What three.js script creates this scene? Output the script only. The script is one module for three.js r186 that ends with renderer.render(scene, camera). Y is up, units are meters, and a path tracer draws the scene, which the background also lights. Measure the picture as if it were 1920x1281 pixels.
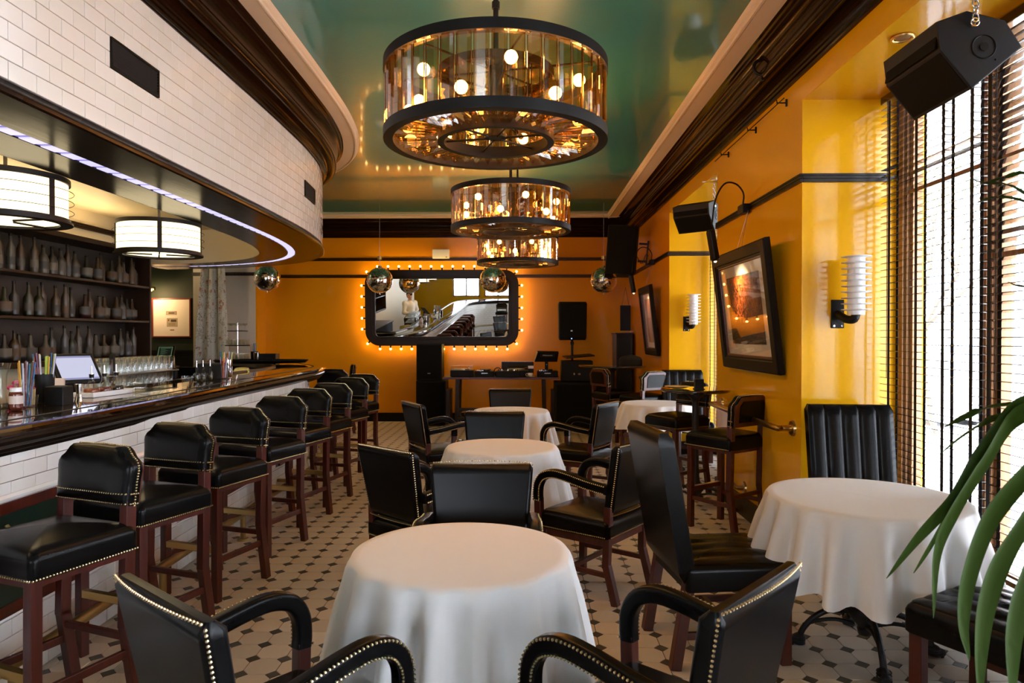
import * as THREE from 'three';
import { RoundedBoxGeometry } from 'three/addons/geometries/RoundedBoxGeometry.js';
import { mergeGeometries, toCreasedNormals } from 'three/addons/utils/BufferGeometryUtils.js';
import { ImprovedNoise } from 'three/addons/math/ImprovedNoise.js';
import { MarchingCubes } from 'three/addons/objects/MarchingCubes.js';
import { RectAreaLightUniformsLib } from 'three/addons/lights/RectAreaLightUniformsLib.js';
RectAreaLightUniformsLib.init();

// ---------------------------------------------------------------- camera, sky, exposure
// Room axes: x to the right, y up, and "depth" D = -z straight into the room. The eye stands at x = 0, D = 0.
const scene = new THREE.Scene();
const camera = new THREE.PerspectiveCamera(52.46, 1920 / 1281, 0.05, 200);
camera.position.set(0, 1.527, 0);
{ const yaw = 0.01923, pitch = -0.00885;
  camera.lookAt(-Math.sin(yaw) * Math.cos(pitch), 1.527 + Math.sin(pitch), -Math.cos(yaw) * Math.cos(pitch)); }
camera.focus = 4.5; camera.userData.fStop = 8;
const SKY = new THREE.Color().setRGB(16, 17.4, 19.8);           // bright overcast noon sky
scene.background = SKY; scene.environment = null;
const renderer = new THREE.WebGLRenderer({ antialias: true });
renderer.toneMapping = THREE.LinearToneMapping;
renderer.toneMappingExposure = 1.05;
renderer.shadowMap.enabled = true;
const WARM = [1, 0.46, 0.145];                                   // tungsten filament
const CHANDELIER_CD = 0.45, MARQUEE_CD = 0.09, DRUM = 4;      // lamp strengths

// ---------------------------------------------------------------- helpers
let seed = 7;
const rnd = () => { seed = (seed * 1664525 + 1013904223) >>> 0; return seed / 4294967296; };
const rr = (a, b) => a + (b - a) * rnd();
const noise = new ImprovedNoise();
const PI = Math.PI, V3 = (x, y, z) => new THREE.Vector3(x, y, z);
const used = {};
function numbered(n) { n = n.replace(/_\d{3}$/, ''); const k = used[n] = (used[n] ?? -1) + 1; return k ? n + '_' + String(k).padStart(3, '0') : n; }
function metric(g) {                                            // box-projected uv in metres
  if (g.index) g = g.toNonIndexed();
  const p = g.attributes.position, uv = new Float32Array(p.count * 2), a = V3(0,0,0), b = V3(0,0,0), c = V3(0,0,0);
  for (let i = 0; i < p.count; i += 3) {
    a.fromBufferAttribute(p, i); b.fromBufferAttribute(p, i + 1); c.fromBufferAttribute(p, i + 2);
    const n = b.clone().sub(a).cross(c.clone().sub(a)), X = Math.abs(n.x), Y = Math.abs(n.y), Z = Math.abs(n.z);
    [a, b, c].forEach((q, k) => { const j = (i + k) * 2;
      if (X >= Y && X >= Z) { uv[j] = q.z; uv[j + 1] = q.y; } else if (Y >= Z) { uv[j] = q.x; uv[j + 1] = q.z; } else { uv[j] = q.x; uv[j + 1] = q.y; } });
  }
  g.setAttribute('uv', new THREE.BufferAttribute(uv, 2)); return g;
}
function clean(g, keepUV) {
  let r = keepUV ? (g.index ? g.toNonIndexed() : g) : metric(g);
  for (const k of Object.keys(r.attributes)) if (!['position', 'normal', 'uv'].includes(k)) r.deleteAttribute(k);
  if (!r.attributes.normal) r.computeVertexNormals();
  r.morphAttributes = {}; return r;
}
const _m = new THREE.Matrix4(), _e = new THREE.Euler(), _q = new THREE.Quaternion();
function at(g, x = 0, y = 0, z = 0, rx = 0, ry = 0, rz = 0, s) {
  _m.compose(V3(x, y, z), _q.setFromEuler(_e.set(rx, ry, rz)), s ? V3(...(Array.isArray(s) ? s : [s, s, s])) : V3(1, 1, 1)); return g.applyMatrix4(_m);
}
const box = (w, h, d, x, y, z, r = 0, rx = 0, ry = 0, rz = 0) => at(r ? new RoundedBoxGeometry(w, h, d, 2, Math.min(r, w / 2.01, h / 2.01, d / 2.01)) : new THREE.BoxGeometry(w, h, d), x, y, z, rx, ry, rz);
const cyl = (r1, r2, h, x, y, z, n = 20, rx = 0, ry = 0, rz = 0) => at(new THREE.CylinderGeometry(r1, r2, h, n), x, y, z, rx, ry, rz);
const ball = (r, x, y, z, n = 12, s) => at(new THREE.SphereGeometry(r, n, Math.max(6, n * 0.7 | 0)), x, y, z, 0, 0, 0, s);
const lathe = (pts, n = 28, x = 0, y = 0, z = 0) => at(new THREE.LatheGeometry(pts.map(p => new THREE.Vector2(p[0], p[1])), n), x, y, z);
const tube = (pts, r, n = 8, seg = 24, closed = false) => new THREE.TubeGeometry(new THREE.CatmullRomCurve3(pts.map(p => p.isVector3 ? p : V3(...p)), closed, 'catmullrom', 0.5), seg, r, n, closed);
function bar(a, b, w, t, r = 0.004, roll = 0) {                 // a squared bar from point a to b
  const A = V3(...a), Bv = V3(...b), d = Bv.clone().sub(A), L = d.length();
  const g = r ? new RoundedBoxGeometry(w, L, t, 1, r) : new THREE.BoxGeometry(w, L, t);
  g.rotateY(roll); g.applyQuaternion(new THREE.Quaternion().setFromUnitVectors(V3(0, 1, 0), d.normalize())); const m = A.add(Bv).multiplyScalar(0.5); return g.translate(m.x, m.y, m.z);
}
function rod(a, b, r, n = 8) { const A = V3(...a), Bv = V3(...b), d = Bv.clone().sub(A), L = d.length(), g = new THREE.CylinderGeometry(r, r, L, n);
  g.applyQuaternion(new THREE.Quaternion().setFromUnitVectors(V3(0, 1, 0), d.normalize())); const m = A.add(Bv).multiplyScalar(0.5); return g.translate(m.x, m.y, m.z); }
function loft(rings, capA = true, capB = true, closedRing = true) {   // rings: arrays of [x,y,z], equal length
  const n = rings[0].length, P = [], I = [];
  rings.forEach(r => r.forEach(p => P.push(p[0], p[1], p[2])));
  const m = closedRing ? n : n - 1;
  for (let i = 0; i < rings.length - 1; i++) for (let j = 0; j < m; j++) { const a = i * n + j, b = i * n + (j + 1) % n, c = a + n, d = b + n; I.push(a, c, b, b, c, d); }
  const cap = (k, flip) => { const r = rings[k], c = [0, 0, 0]; r.forEach(p => p.forEach((v, q) => c[q] += v / n)); const ci = P.length / 3; P.push(...c);
    const base = P.length / 3; r.forEach(p => P.push(...p)); for (let j = 0; j < n; j++) { const a = base + j, b = base + (j + 1) % n; flip ? I.push(ci, b, a) : I.push(ci, a, b); } };
  if (closedRing && capA) cap(0, false); if (closedRing && capB) cap(rings.length - 1, true);
  const ct = [0, 1, 2].map(k => { let q = 0; for (let i = k; i < P.length; i += 3) q += P[i]; return q / (P.length / 3); }); let vol = 0;
  for (let i = 0; i < I.length; i += 3) { const [a, b, c] = [0, 1, 2].map(k => [0, 1, 2].map(q => P[I[i + k] * 3 + q] - ct[q])); vol += a[0] * (b[1] * c[2] - b[2] * c[1]) + a[1] * (b[2] * c[0] - b[0] * c[2]) + a[2] * (b[0] * c[1] - b[1] * c[0]); }
  if (vol < 0) for (let i = 0; i < I.length; i += 3) { const q = I[i]; I[i] = I[i + 1]; I[i + 1] = q; }      // faces look outwards
  const g = new THREE.BufferGeometry(); g.setAttribute('position', new THREE.Float32BufferAttribute(P, 3)); g.setIndex(I); g.computeVertexNormals(); return g;
}
function rrect(w, d, r, n = 8) {                                // rounded rectangle ring in the plane, [a,b] pairs
  const o = []; for (const [sx, sy, t0] of [[1, 1, 0], [-1, 1, PI / 2], [-1, -1, PI], [1, -1, PI * 1.5]]) for (let k = 0; k < n; k++) { const t = t0 + k / (n - 1) * PI / 2; o.push([sx * (w / 2 - r) + r * Math.cos(t), sy * (d / 2 - r) + r * Math.sin(t)]); } return o;
}
function pillow(w, d, h, r, puff, bulge) {                      // upholstered pad, bottom centre at the origin
  const base = rrect(w, d, r, 10), fine = bulge ? base.flatMap((p, i) => { const q = base[(i + 1) % base.length], n = Math.max(1, Math.hypot(q[0] - p[0], q[1] - p[1]) / 0.011 | 0); return Array.from({ length: n }, (_, k) => [p[0] + (q[0] - p[0]) * k / n, p[1] + (q[1] - p[1]) * k / n]); }) : base, rings = [], ring = (s, y, f = 0) => fine.map(([a, b]) => { const x = a * s, z = b * s; return [x, y + (f && bulge ? f * bulge(x / (w / 2), z / (d / 2)) : 0), z]; });
  const e = 0.014; for (const [s, y] of [[1 - e / w, 0], [1, e * 0.6], [1, h - 0.03], [1 - 0.012 / w, h - 0.014], [1 - 0.03 / w, h - 0.003]]) rings.push(ring(s, y));
  for (const s of bulge ? [0.93, 0.88, 0.82, 0.76, 0.7, 0.64, 0.58, 0.52, 0.46, 0.4, 0.34, 0.28, 0.22, 0.16, 0.1, 0.05] : [0.88, 0.78, 0.66, 0.54, 0.42, 0.3, 0.18, 0.07]) rings.push(ring(s, h + puff * (1 - s * s), Math.min(1, (1 - s) * 6)));
  return loft(rings.map(q => q.slice().reverse()).map(q => q), true, true);
}
function sweep(path, profile, opt = {}) {                       // path [x,D], profile [o,y]; o runs to the right of the way of travel
  const n = path.length, N = path.map((p, i) => { const a = path[Math.max(0, i - 1)], b = path[Math.min(n - 1, i + 1)], t = [b[0] - a[0], b[1] - a[1]], L = Math.hypot(...t); return [t[1] / L, -t[0] / L]; });
  const rings = path.map((p, i) => profile.map(([o, y]) => { const k = typeof opt.k === 'function' ? opt.k(i / (n - 1)) : 1; return [p[0] + N[i][0] * o * k, y, -(p[1] + N[i][1] * o * k)]; }));
  return toCreasedNormals(loft(rings, true, true, !opt.open), opt.crease ?? 0.45);
}
function dense(pts, n) { const c = new THREE.CatmullRomCurve3(pts.map(p => V3(p[0], 0, p[1])), false, 'centripetal'); return c.getSpacedPoints(n).map(p => [p.x, p.z]); }
function prism(pts, h, bevel = 0) {                             // extrude an xy outline along z by h, centred
  const s = new THREE.Shape(pts.map(p => new THREE.Vector2(...p)));
  return new THREE.ExtrudeGeometry(s, { depth: h - 2 * bevel, bevelEnabled: bevel > 0, bevelSize: bevel, bevelThickness: bevel, bevelSegments: 2, steps: 1, curveSegments: 10 }).translate(0, 0, -h / 2 + bevel);
}
function join(gs, keepUV) { gs = (Array.isArray(gs) ? gs : [gs]).map(g => clean(g, keepUV)); return gs.length === 1 ? gs[0] : mergeGeometries(gs); }
function obj(name, gs, m, parent = scene, o = {}) {             // ONE named mesh
  const me = new THREE.Mesh(gs.isBufferGeometry && o.raw ? gs : join(gs, o.keepUV), m);
  me.name = parent === scene ? numbered(name) : name; parent.add(me);
  for (const k of ['label', 'category', 'group', 'kind']) if (o[k]) me.userData[k] = o[k];
  return me;
}
function thing(name, label, category, p = [0, 0, 0], turn = 0, group) {
  const o = new THREE.Group(); o.name = numbered(name); scene.add(o); o.position.set(...p); o.rotation.y = turn;
  o.userData = { label, category }; if (group) o.userData.group = group; return o;
}
function dup(root, p, turn, label, group) {
  const r = root.clone(); r.name = numbered(root.name); scene.add(r); if (p) r.position.set(...p); if (turn !== undefined) r.rotation.set(0, turn, 0);
  r.userData = { ...root.userData }; if (label) r.userData.label = label; if (group) r.userData.group = group; return r;
}
const struct = (name, gs, m, o = {}) => obj(name, gs, m, scene, { kind: 'structure', ...o });
const facing = (fx, fd) => Math.atan2(fx, -fd);                 // turn that points a thing's front (+z) towards (x, D)
function nails(pts, r = 0.0046) { const g = new THREE.IcosahedronGeometry(r, 0); return mergeGeometries(pts.map(p => g.clone().translate(...p))); }
function along(a, b, step) { const A = V3(...a), Bv = V3(...b), L = A.distanceTo(Bv), n = Math.max(1, Math.round(L / step)), o = []; for (let i = 0; i <= n; i++) { const p = A.clone().lerp(Bv, i / n); o.push([p.x, p.y, p.z]); } return o; }
function lamp(x, y, z, cd, col, radius = 0.02, parent = scene) { const l = new THREE.PointLight(new THREE.Color().setRGB(...col), cd); l.position.set(x, y, z); l.castShadow = true; l.shadow.radius = radius / 0.02; parent.add(l); return l; }

// ---------------------------------------------------------------- materials
function tex(n, f, srgb, rep) {
  const d = new Uint8Array(n * n * 4);
  for (let j = 0; j < n; j++) for (let i = 0; i < n; i++) { const c = f(i / n, j / n), k = (j * n + i) * 4; d[k] = c[0] * 255; d[k + 1] = (c[1] ?? c[0]) * 255; d[k + 2] = (c[2] ?? c[0]) * 255; d[k + 3] = 255; }
  const t = new THREE.DataTexture(d, n, n); t.wrapS = t.wrapT = THREE.RepeatWrapping; t.magFilter = THREE.LinearFilter; t.minFilter = THREE.LinearMipmapLinearFilter; t.generateMipmaps = true;
  if (srgb) t.colorSpace = THREE.SRGBColorSpace; if (rep) t.repeat.set(...rep); t.needsUpdate = true; return t;
}
const cl = x => Math.min(1, Math.max(0, x));
function per(u, v, fu, fv, s) {                                 // tileable noise, 0..1
  const a = (x, y) => noise.noise(x * fu + s, y * fv + s * 1.7, s * 3.1);
  const w = (1 - u) * (1 - v) * a(u, v) + u * (1 - v) * a(u - 1, v) + (1 - u) * v * a(u, v - 1) + u * v * a(u - 1, v - 1); return cl(0.5 + w * 0.75);
}
const M = (r, g, b, rough, metal = 0, x = {}) => new THREE.MeshStandardMaterial({ color: new THREE.Color().setRGB(r, g, b), roughness: rough, metalness: metal, ...x });
const P = (r, g, b, rough, metal = 0, x = {}) => new THREE.MeshPhysicalMaterial({ color: new THREE.Color().setRGB(r, g, b), roughness: rough, metalness: metal, ...x });
const tLeather = tex(256, (u, v) => [cl(per(u, v, 40, 40, 1) * 0.6 + per(u, v, 90, 90, 2) * 0.4)], false, [4, 4]);
const tWood = tex(512, (u, v) => { const g = per(u, v, 26, 1.5, 5), f = per(u, v, 120, 5, 6), k = per(u, v, 3, 2, 7), t = 0.55 * g + 0.3 * f + 0.35 * k; return [cl(0.24 + 0.3 * t), cl(0.07 + 0.15 * t), cl(0.03 + 0.08 * t)]; }, true, [2.2, 1.4]);
const tWave = tex(256, (u, v) => [cl(0.5 * per(u, v, 5, 3, 8) + 0.35 * per(u, v, 12, 5, 9) + 0.15 * per(u, v, 60, 8, 10))], false, [0.9, 0.6]);
const tCeil = tex(256, (u, v) => [cl(0.55 * per(u, v, 4, 4, 11) + 0.3 * per(u, v, 14, 14, 12) + 0.15 * per(u, v, 60, 60, 13))], false, [0.7, 0.7]);
const tWeave = tex(128, (u, v) => [0.5 + 0.5 * Math.sin(u * PI * 64) * Math.sin(v * PI * 64)], false, [9, 9]);
const tOak = tex(256, (u, v) => { const g = per(u, v, 30, 1.5, 14), f = per(u, v, 90, 4, 15), t = 0.6 * g + 0.4 * f; return [cl(0.5 + 0.25 * t), cl(0.3 + 0.2 * t), cl(0.14 + 0.12 * t)]; }, true, [2, 1]);

const mLeather = P(0.0042, 0.0042, 0.0046, 0.27, 0, { bumpMap: tLeather, bumpScale: 0.00012, specularIntensity: 0.28 });
const mWood = P(1, 1, 1, 0.42, 0, { map: tWood, color: new THREE.Color().setRGB(0.42, 0.25, 0.155), clearcoat: 0.25, clearcoatRoughness: 0.25 });
const mDarkWood = P(0.018, 0.008, 0.004, 0.4, 0, { specularIntensity: 0.5 });
const mLacquer = P(0.006, 0.0038, 0.003, 0.3, 0, { specularIntensity: 0.45 });
const mCornice = P(0.012, 0.004, 0.002, 0.12, 0, { specularIntensity: 0.28 });
const mSoffit = P(0.010, 0.006, 0.004, 0.19, 0, { specularIntensity: 0.2, bumpMap: tWave, bumpScale: 0.0012 });
const mCounter = P(0.020, 0.0085, 0.004, 0.1, 0, { clearcoat: 1, clearcoatRoughness: 0.02 });
const mBrass = M(0.62, 0.42, 0.16, 0.28, 1), mBrassNail = M(0.80, 0.64, 0.38, 0.25, 1), mDullBrass = M(0.42, 0.30, 0.12, 0.42, 1);
const mChrome = M(0.75, 0.74, 0.72, 0.12, 1), mSteel = M(0.4, 0.4, 0.41, 0.3, 1);
const mWallBack = P(0.76, 0.285, 0.004, 0.2, 0, { bumpMap: tWave, bumpScale: 0.0011, specularIntensity: 0.45 });
const mWall = P(0.78, 0.385, 0.006, 0.115, 0, { bumpMap: tWave, bumpScale: 0.0010, specularIntensity: 0.5 });
const mCeil = P(0.055, 0.26, 0.235, 0.3, 0, { bumpMap: tCeil, bumpScale: 0.0022, clearcoat: 1, clearcoatRoughness: 0.06 });
const mCream = M(0.74, 0.60, 0.45, 0.5), mCreamWall = M(0.62, 0.55, 0.45, 0.35), mInner = M(0.80, 0.68, 0.46, 0.5);
const mIron = M(0.012, 0.013, 0.015, 0.5, 0.2), mBlack = P(0.005, 0.005, 0.0055, 0.45, 0, { specularIntensity: 0.4 }), mBlackSoft = M(0.007, 0.007, 0.007, 0.85), mBronze = P(0.008, 0.006, 0.005, 0.45, 0, { specularIntensity: 0.4 });
const mGrout = M(0.085, 0.082, 0.08, 0.9), mFloorGrout = M(0.022, 0.019, 0.016, 0.9);
const mTile = [0, 1, 2].map(k => P(0.87 - 0.02 * k, 0.865 - 0.02 * k, 0.85 - 0.03 * k, 0.12, 0, { clearcoat: 0.5, clearcoatRoughness: 0.04 }));
const mFloor = [0, 1, 2, 3].map(k => M(0.56 + 0.03 * k, 0.50 + 0.025 * k, 0.41 + 0.02 * k, 0.42 + 0.03 * k));
const mDot = [0, 1].map(k => M(0.055 + 0.015 * k, 0.055 + 0.014 * k, 0.045 + 0.01 * k, 0.42));
const mCloth = P(0.80, 0.79, 0.78, 0.85, 0, { bumpMap: tWeave, bumpScale: 0.0004, side: THREE.DoubleSide, sheen: 0.25, sheenRoughness: 0.6 });
const mGreen = M(0.006, 0.022, 0.016, 0.35), mDarkGreen = M(0.008, 0.02, 0.007, 0.6);
const mOak = M(1, 1, 1, 0.5, 0, { map: tOak, color: new THREE.Color().setRGB(0.85, 1.0, 1.3) });
const mFrame = P(0.007, 0.0045, 0.003, 0.5, 0, { specularIntensity: 0.25 });
const mBlind = P(0.012, 0.011, 0.011, 0.16, 0, { clearcoat: 1, clearcoatRoughness: 0.06 });
const mPane = P(1, 1, 1, 0.02, 0, { transmission: 1, thickness: 0, ior: 1.5 });
const mGlass = P(0.97, 0.98, 0.97, 0.02, 0, { transmission: 1, thickness: 0, ior: 1.5, side: THREE.DoubleSide });
const mPrism = P(0.86, 0.70, 0.44, 0.02, 0, { transmission: 1, thickness: 0, ior: 2.2 });
const mMirror = M(0.86, 0.87, 0.86, 0.01, 1), mDisco = M(0.9, 0.89, 0.86, 0.12, 1, { flatShading: true });
const glow = (r, g, b, s) => new THREE.MeshStandardMaterial({ color: 0x111111, roughness: 0.4, emissive: new THREE.Color().setRGB(r, g, b), emissiveIntensity: s });
const mBulb = glow(1, 0.66, 0.30, 36), mMarquee = glow(1, 0.6, 0.18, 9), mDrum = glow(1, 0.80, 0.46, 2.3), mLED = glow(0.66, 0.62, 1, 1.15);
const mWhite = M(0.8, 0.8, 0.8, 0.4);
// ---------------------------------------------------------------- the room shell
const CEIL = 3.6, XW = 1.85, DB = 12.3;
const slab = (x0, x1, y0, y1, d0, d1) => box(x1 - x0, y1 - y0, d1 - d0, (x0 + x1) / 2, (y0 + y1) / 2, -(d0 + d1) / 2);
// floor: grout bed with octagon tiles and small square insets
const floor = struct('floor', slab(-8.4, 2.7, -0.15, -0.0035, -6.1, 13.6), mFloorGrout);
{
  const p = 0.15, X0 = 0.664, D0 = 3.238, hw = 0.0735, jit = () => rr(-0.0003, 0.0003);
  const oct = (h, k) => { const e = k, q = [[e, h - k], [h - k, e]]; return q; };
  function poly(ring, b, y) {                                   // chamfered flat piece: outer ring low, inner ring at y
    const n = ring.length, A = ring.map(([x, z]) => [x, -0.0035, z]), s = 1 - b / Math.hypot(...ring[0]), Bq = ring.map(([x, z]) => [x * s, y - 0.0006, z * s]), C = ring.map(([x, z]) => [x * (s - 0.012), y, z * (s - 0.012)]);
    return toCreasedNormals(loft([A, Bq, C], false, true), 0.3);
  }
  const e = p / 2 * 0 + (0.1120 - hw);                          // octagon: |x|,|z| <= hw and |x|+|z| <= 0.1128
  const ring8 = [[hw, -e], [hw, e], [e, hw], [-e, hw], [-hw, e], [-hw, -e], [-e, -hw], [e, -hw]].reverse();
  const ring4 = [[0.0345, 0], [0, 0.0345], [-0.0345, 0], [0, -0.0345]].reverse();
  const gO = clean(poly(ring8, 0.0012, 0)), gD = clean(poly(ring4, 0.001, -0.0002));
  const list = [];
  for (let i = -40; i <= 13; i++) for (let j = -37; j <= 61; j++) for (const kind of [0, 1]) {
    const x = X0 + p * i + (kind ? 0 : p / 2), d = D0 + p * j + (kind ? 0 : p / 2);
    if (x > 2.55 || d > 12.27 || (x > 1.82 && ((d > 4.7 && d < 6.72) || d > 8.96 || (d > 1.7 && d < 2.3)))) continue;
    if (d < 6.8 && x < -2.3) continue; if (d >= 6.8 && x < -2.3 - (d - 6.8) * 0.75) continue; if (d < -2.3) continue;
    const u = x / d, v = 1.5 / d, seen = d > 2.05 && Math.abs(u) < 0.77 && x > -2.2;
    list.push({ x, d, kind, key: seen ? d + Math.max(0, Math.abs(x) - 0.9 * d * 0.5) : 100 + Math.abs(d) });
  }
  list.sort((a, b) => a.key - b.key); const n = [0, 0], rest = [[], []];
  for (const t of list) {
    const dy = rr(-0.0004, 0.0003), tl = [rr(-0.002, 0.002), rr(-0.002, 0.002)];
    if (n[t.kind]++ < 300) { const m = new THREE.Mesh(t.kind ? gD : gO, t.kind ? mDot[rnd() * 2 | 0] : mFloor[rnd() * 4 | 0]); m.name = t.kind ? 'inset_tile' : 'octagon_tile'; m.position.set(t.x, dy, -t.d); m.rotation.set(tl[0], 0, tl[1]); floor.add(m); }
    else rest[t.kind].push(at((t.kind ? gD : gO).clone(), t.x, dy, -t.d, tl[0], 0, tl[1]));
  }
  rest.forEach((r, k) => { const m = new THREE.Mesh(mergeGeometries(r), k ? mDot[0] : mFloor[1]); m.name = k ? 'inset_tile' : 'octagon_tile'; m.userData.kind = 'stuff'; floor.add(m); });
}
// ceiling and walls
struct('ceiling', slab(-8.4, 2.7, CEIL, CEIL + 0.15, -6.1, 13.6), mCeil);
const piers = [[4.68, 6.72], [8.96, 12.55], [1.7, 2.3], [-6.1, -2.6]], bays = [[2.3, 4.68], [6.72, 8.96], [-2.6, 1.7]];
struct('wall_far_pier', slab(XW, 2.66, 0, CEIL, 8.965, DB), mWallBack);
struct('wall_right', [...piers.filter(p => p[0] !== 8.96).map(([a, b]) => slab(XW, 2.66, 0, CEIL, a, b)), slab(XW + 0.0005, 2.66, 0, CEIL, 8.955, 8.966), ...bays.map(([a, b]) => slab(XW, 2.66, 3.1, CEIL, a, b)), ...bays.map(([a, b]) => slab(2.46, 2.66, 0, 0.2, a, b))], mWall);
struct('wall_back', [slab(-4.66, 2.66, 0, CEIL, DB, DB + 0.2), slab(-4.66, -4.635, 0, CEIL, 11.9, DB)], mWallBack);
struct('wall_pier', slab(-5.75, -4.66, 0, CEIL, 11.9, 13.5), mCreamWall);
struct('wall_green', [slab(-8.4, -5.75, 0, CEIL, 13.4, 13.6)], mDarkGreen);
struct('wall_left', slab(-8.5, -8.3, 0, CEIL, -6.1, 13.6), mCreamWall);
struct('wall_bar', slab(-4.75, -4.6, 0, CEIL, -4.2, 7.9), mInner);
{ const o = [[-3.2, -2.0], [-1.8, -0.6]], y0 = 1.05, y1 = 3.0, g = [slab(-8.4, 2.66, 0, y0, -6.3, -6.1), slab(-8.4, 2.66, y1, CEIL, -6.3, -6.1)];
  let x = -8.4; for (const [a, b] of [...o, [2.66, 2.66]]) { if (a > x) g.push(slab(x, a, y0, y1, -6.3, -6.1)); x = b; }
  struct('wall_rear', g, mWall);
  for (const [a, b] of o) { const w = (a + b) / 2, m = struct('window_2', [slab(a, b, y0, y0 + 0.06, -6.25, -6.15), slab(a, b, y1 - 0.06, y1, -6.25, -6.15), slab(a, a + 0.06, y0, y1, -6.25, -6.15), slab(b - 0.06, b, y0, y1, -6.25, -6.15), slab(w - 0.03, w + 0.03, y0, y1, -6.25, -6.15), slab(a, b, 2.5, 2.55, -6.25, -6.15)], mOak); obj('pane', slab(a, b, y0, y1, -6.205, -6.2), mPane, m); } }
struct('baseboard_right', piers.map(([a, b]) => [slab(XW - 0.022, XW, 0, 0.165, a - 0.02, b), slab(XW, 2.46, 0, 0.165, a - 0.022, a), slab(XW, 2.46, 0, 0.165, b, b + 0.022)]).flat(), mDarkWood);
struct('baseboard_back', slab(-4.635, XW - 0.022, 0, 0.15, DB - 0.022, DB), mBlack);
// black picture rails
{ const rail = (x0, x1, d0, d1, y, ax) => ax ? [slab(x0, x1, y, y + 0.018, d0, d1), slab(x0, x1, y + 0.022, y + 0.038, d0, d1), slab(x0, x1, y + 0.042, y + 0.055, d0, d1)] : [];
  const g = []; for (const [a, b] of piers) g.push(...rail(XW - 0.022, XW, a - 0.02, b, 2.55, 1), ...rail(XW, 2.46, a - 0.022, a, 2.55, 1), ...rail(XW, 2.46, b, b + 0.02, 2.55, 1));
  struct('trim_1', g, mLacquer);
  struct('trim_2', rail(-4.635, XW, DB - 0.022, DB, 2.55, 1), mLacquer);
  struct('trim_3', rail(-4.635, XW, DB - 0.022, DB, 2.85, 1), mLacquer);
  struct('trim_4', rail(-5.76, -4.63, 11.878, 11.9, 2.56, 1), mLacquer);
  struct('trim_5', [...rail(-4.6, -4.57, -4, 7.9, 2.63, 1), slab(-4.6, -4.52, 2.43, 2.48, -4, 7.9)], mDarkWood);
  struct('trim_6', [slab(-8.3, -5.76, 0, 1.2, 13.37, 13.4), slab(-8.3, -5.76, 1.2, 1.24, 13.35, 13.4)], mBlack);
}
// crown moulding: dark lacquered profile with a pale board above it
const CROWN = [[0, 3.26], [0.02, 3.26], [0.022, 3.275], [0.034, 3.28], [0.038, 3.295], [0.05, 3.3], [0.054, 3.318], [0.066, 3.328], [0.07, 3.345], [0.0817, 3.363], [0.089, 3.3533], [0.0985, 3.3456], [0.1095, 3.3404], [0.1215, 3.3381], [0.1337, 3.3388], [0.1453, 3.3423], [0.1558, 3.3486], [0.1644, 3.3572], [0.1707, 3.3677], [0.1742, 3.3793], [0.1749, 3.3915], [0.1726, 3.4035], [0.1674, 3.4145], [0.1597, 3.424], [0.158, 3.436], [0.162, 3.46], [0.174, 3.49], [0.194, 3.515], [0.212, 3.527], [0.216, 3.539], [0.234, 3.543], [0.242, 3.556], [0.26, 3.56], [0.264, 3.575], [0, 3.575]];
const BOARD = [[0.24, 3.573], [0.255, 3.563], [0.39, 3.560], [0.40, 3.552], [0.415, 3.552], [0.422, 3.566], [0.436, 3.574], [0.444, 3.59], [0.455, 3.5995], [0.2, 3.5995]];
const flip = q => q.slice().reverse();
struct('trim_7', sweep([[XW, DB], [XW, 8], [XW, 4], [XW, 0], [XW, -6]], flip(CROWN)), mCornice);
struct('trim_8', sweep([[XW, DB], [XW, 8], [XW, 4], [XW, 0], [XW, -6]], flip(BOARD)), mCream);
struct('trim_9', sweep([[-5, DB], [-2, DB], [0, DB], [XW, DB]], flip(CROWN)), mCornice);
struct('trim_10', sweep([[-5, DB], [-2, DB], [0, DB], [XW, DB]], flip(BOARD)), mCream);

// ---------------------------------------------------------------- bulkhead over the bar
const S = dense([[-1.96, -4], [-1.96, 0], [-1.965, 3], [-1.97, 4.5], [-1.99, 5.7], [-2.03, 6.5], [-2.13, 7.2], [-2.36, 7.93], [-2.75, 8.52], [-3.3, 8.95], [-4.0, 9.25], [-4.9, 9.4]], 150);
const frameOf = path => { const L = [0]; for (let i = 1; i < path.length; i++) L.push(L[i - 1] + Math.hypot(path[i][0] - path[i - 1][0], path[i][1] - path[i - 1][1]));
  return { len: L[L.length - 1], at(s) { let i = 1; while (i < path.length - 1 && L[i] < s) i++; const t = (s - L[i - 1]) / (L[i] - L[i - 1]), a = path[i - 1], b = path[i], tx = (b[0] - a[0]) / (L[i] - L[i - 1]), td = (b[1] - a[1]) / (L[i] - L[i - 1]); return { x: a[0] + (b[0] - a[0]) * t, d: a[1] + (b[1] - a[1]) * t, nx: td, nd: -tx }; } }; };
function tileGeo(w, h, t = 0.008) { const q = (x, y, z) => [x, y, z], b = 0.0022, o = [[-w / 2, -h / 2], [w / 2, -h / 2], [w / 2, h / 2], [-w / 2, h / 2]]; const R = (i, z) => o.map(([x, y]) => q(x - Math.sign(x) * i, y - Math.sign(y) * i, z));
  return clean(toCreasedNormals(loft([R(0, 0), R(0, t - b * 0.7), R(b, t)], false, true), 0.25)); }
const LBR = 0.1535, HBR = 0.0745;
const gFull = tileGeo(0.1504, 0.0713), gTiles = {};
const tileOf = (w, h) => gTiles[[w.toFixed(4), h.toFixed(4)]] ??= tileGeo(w, h);
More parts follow.
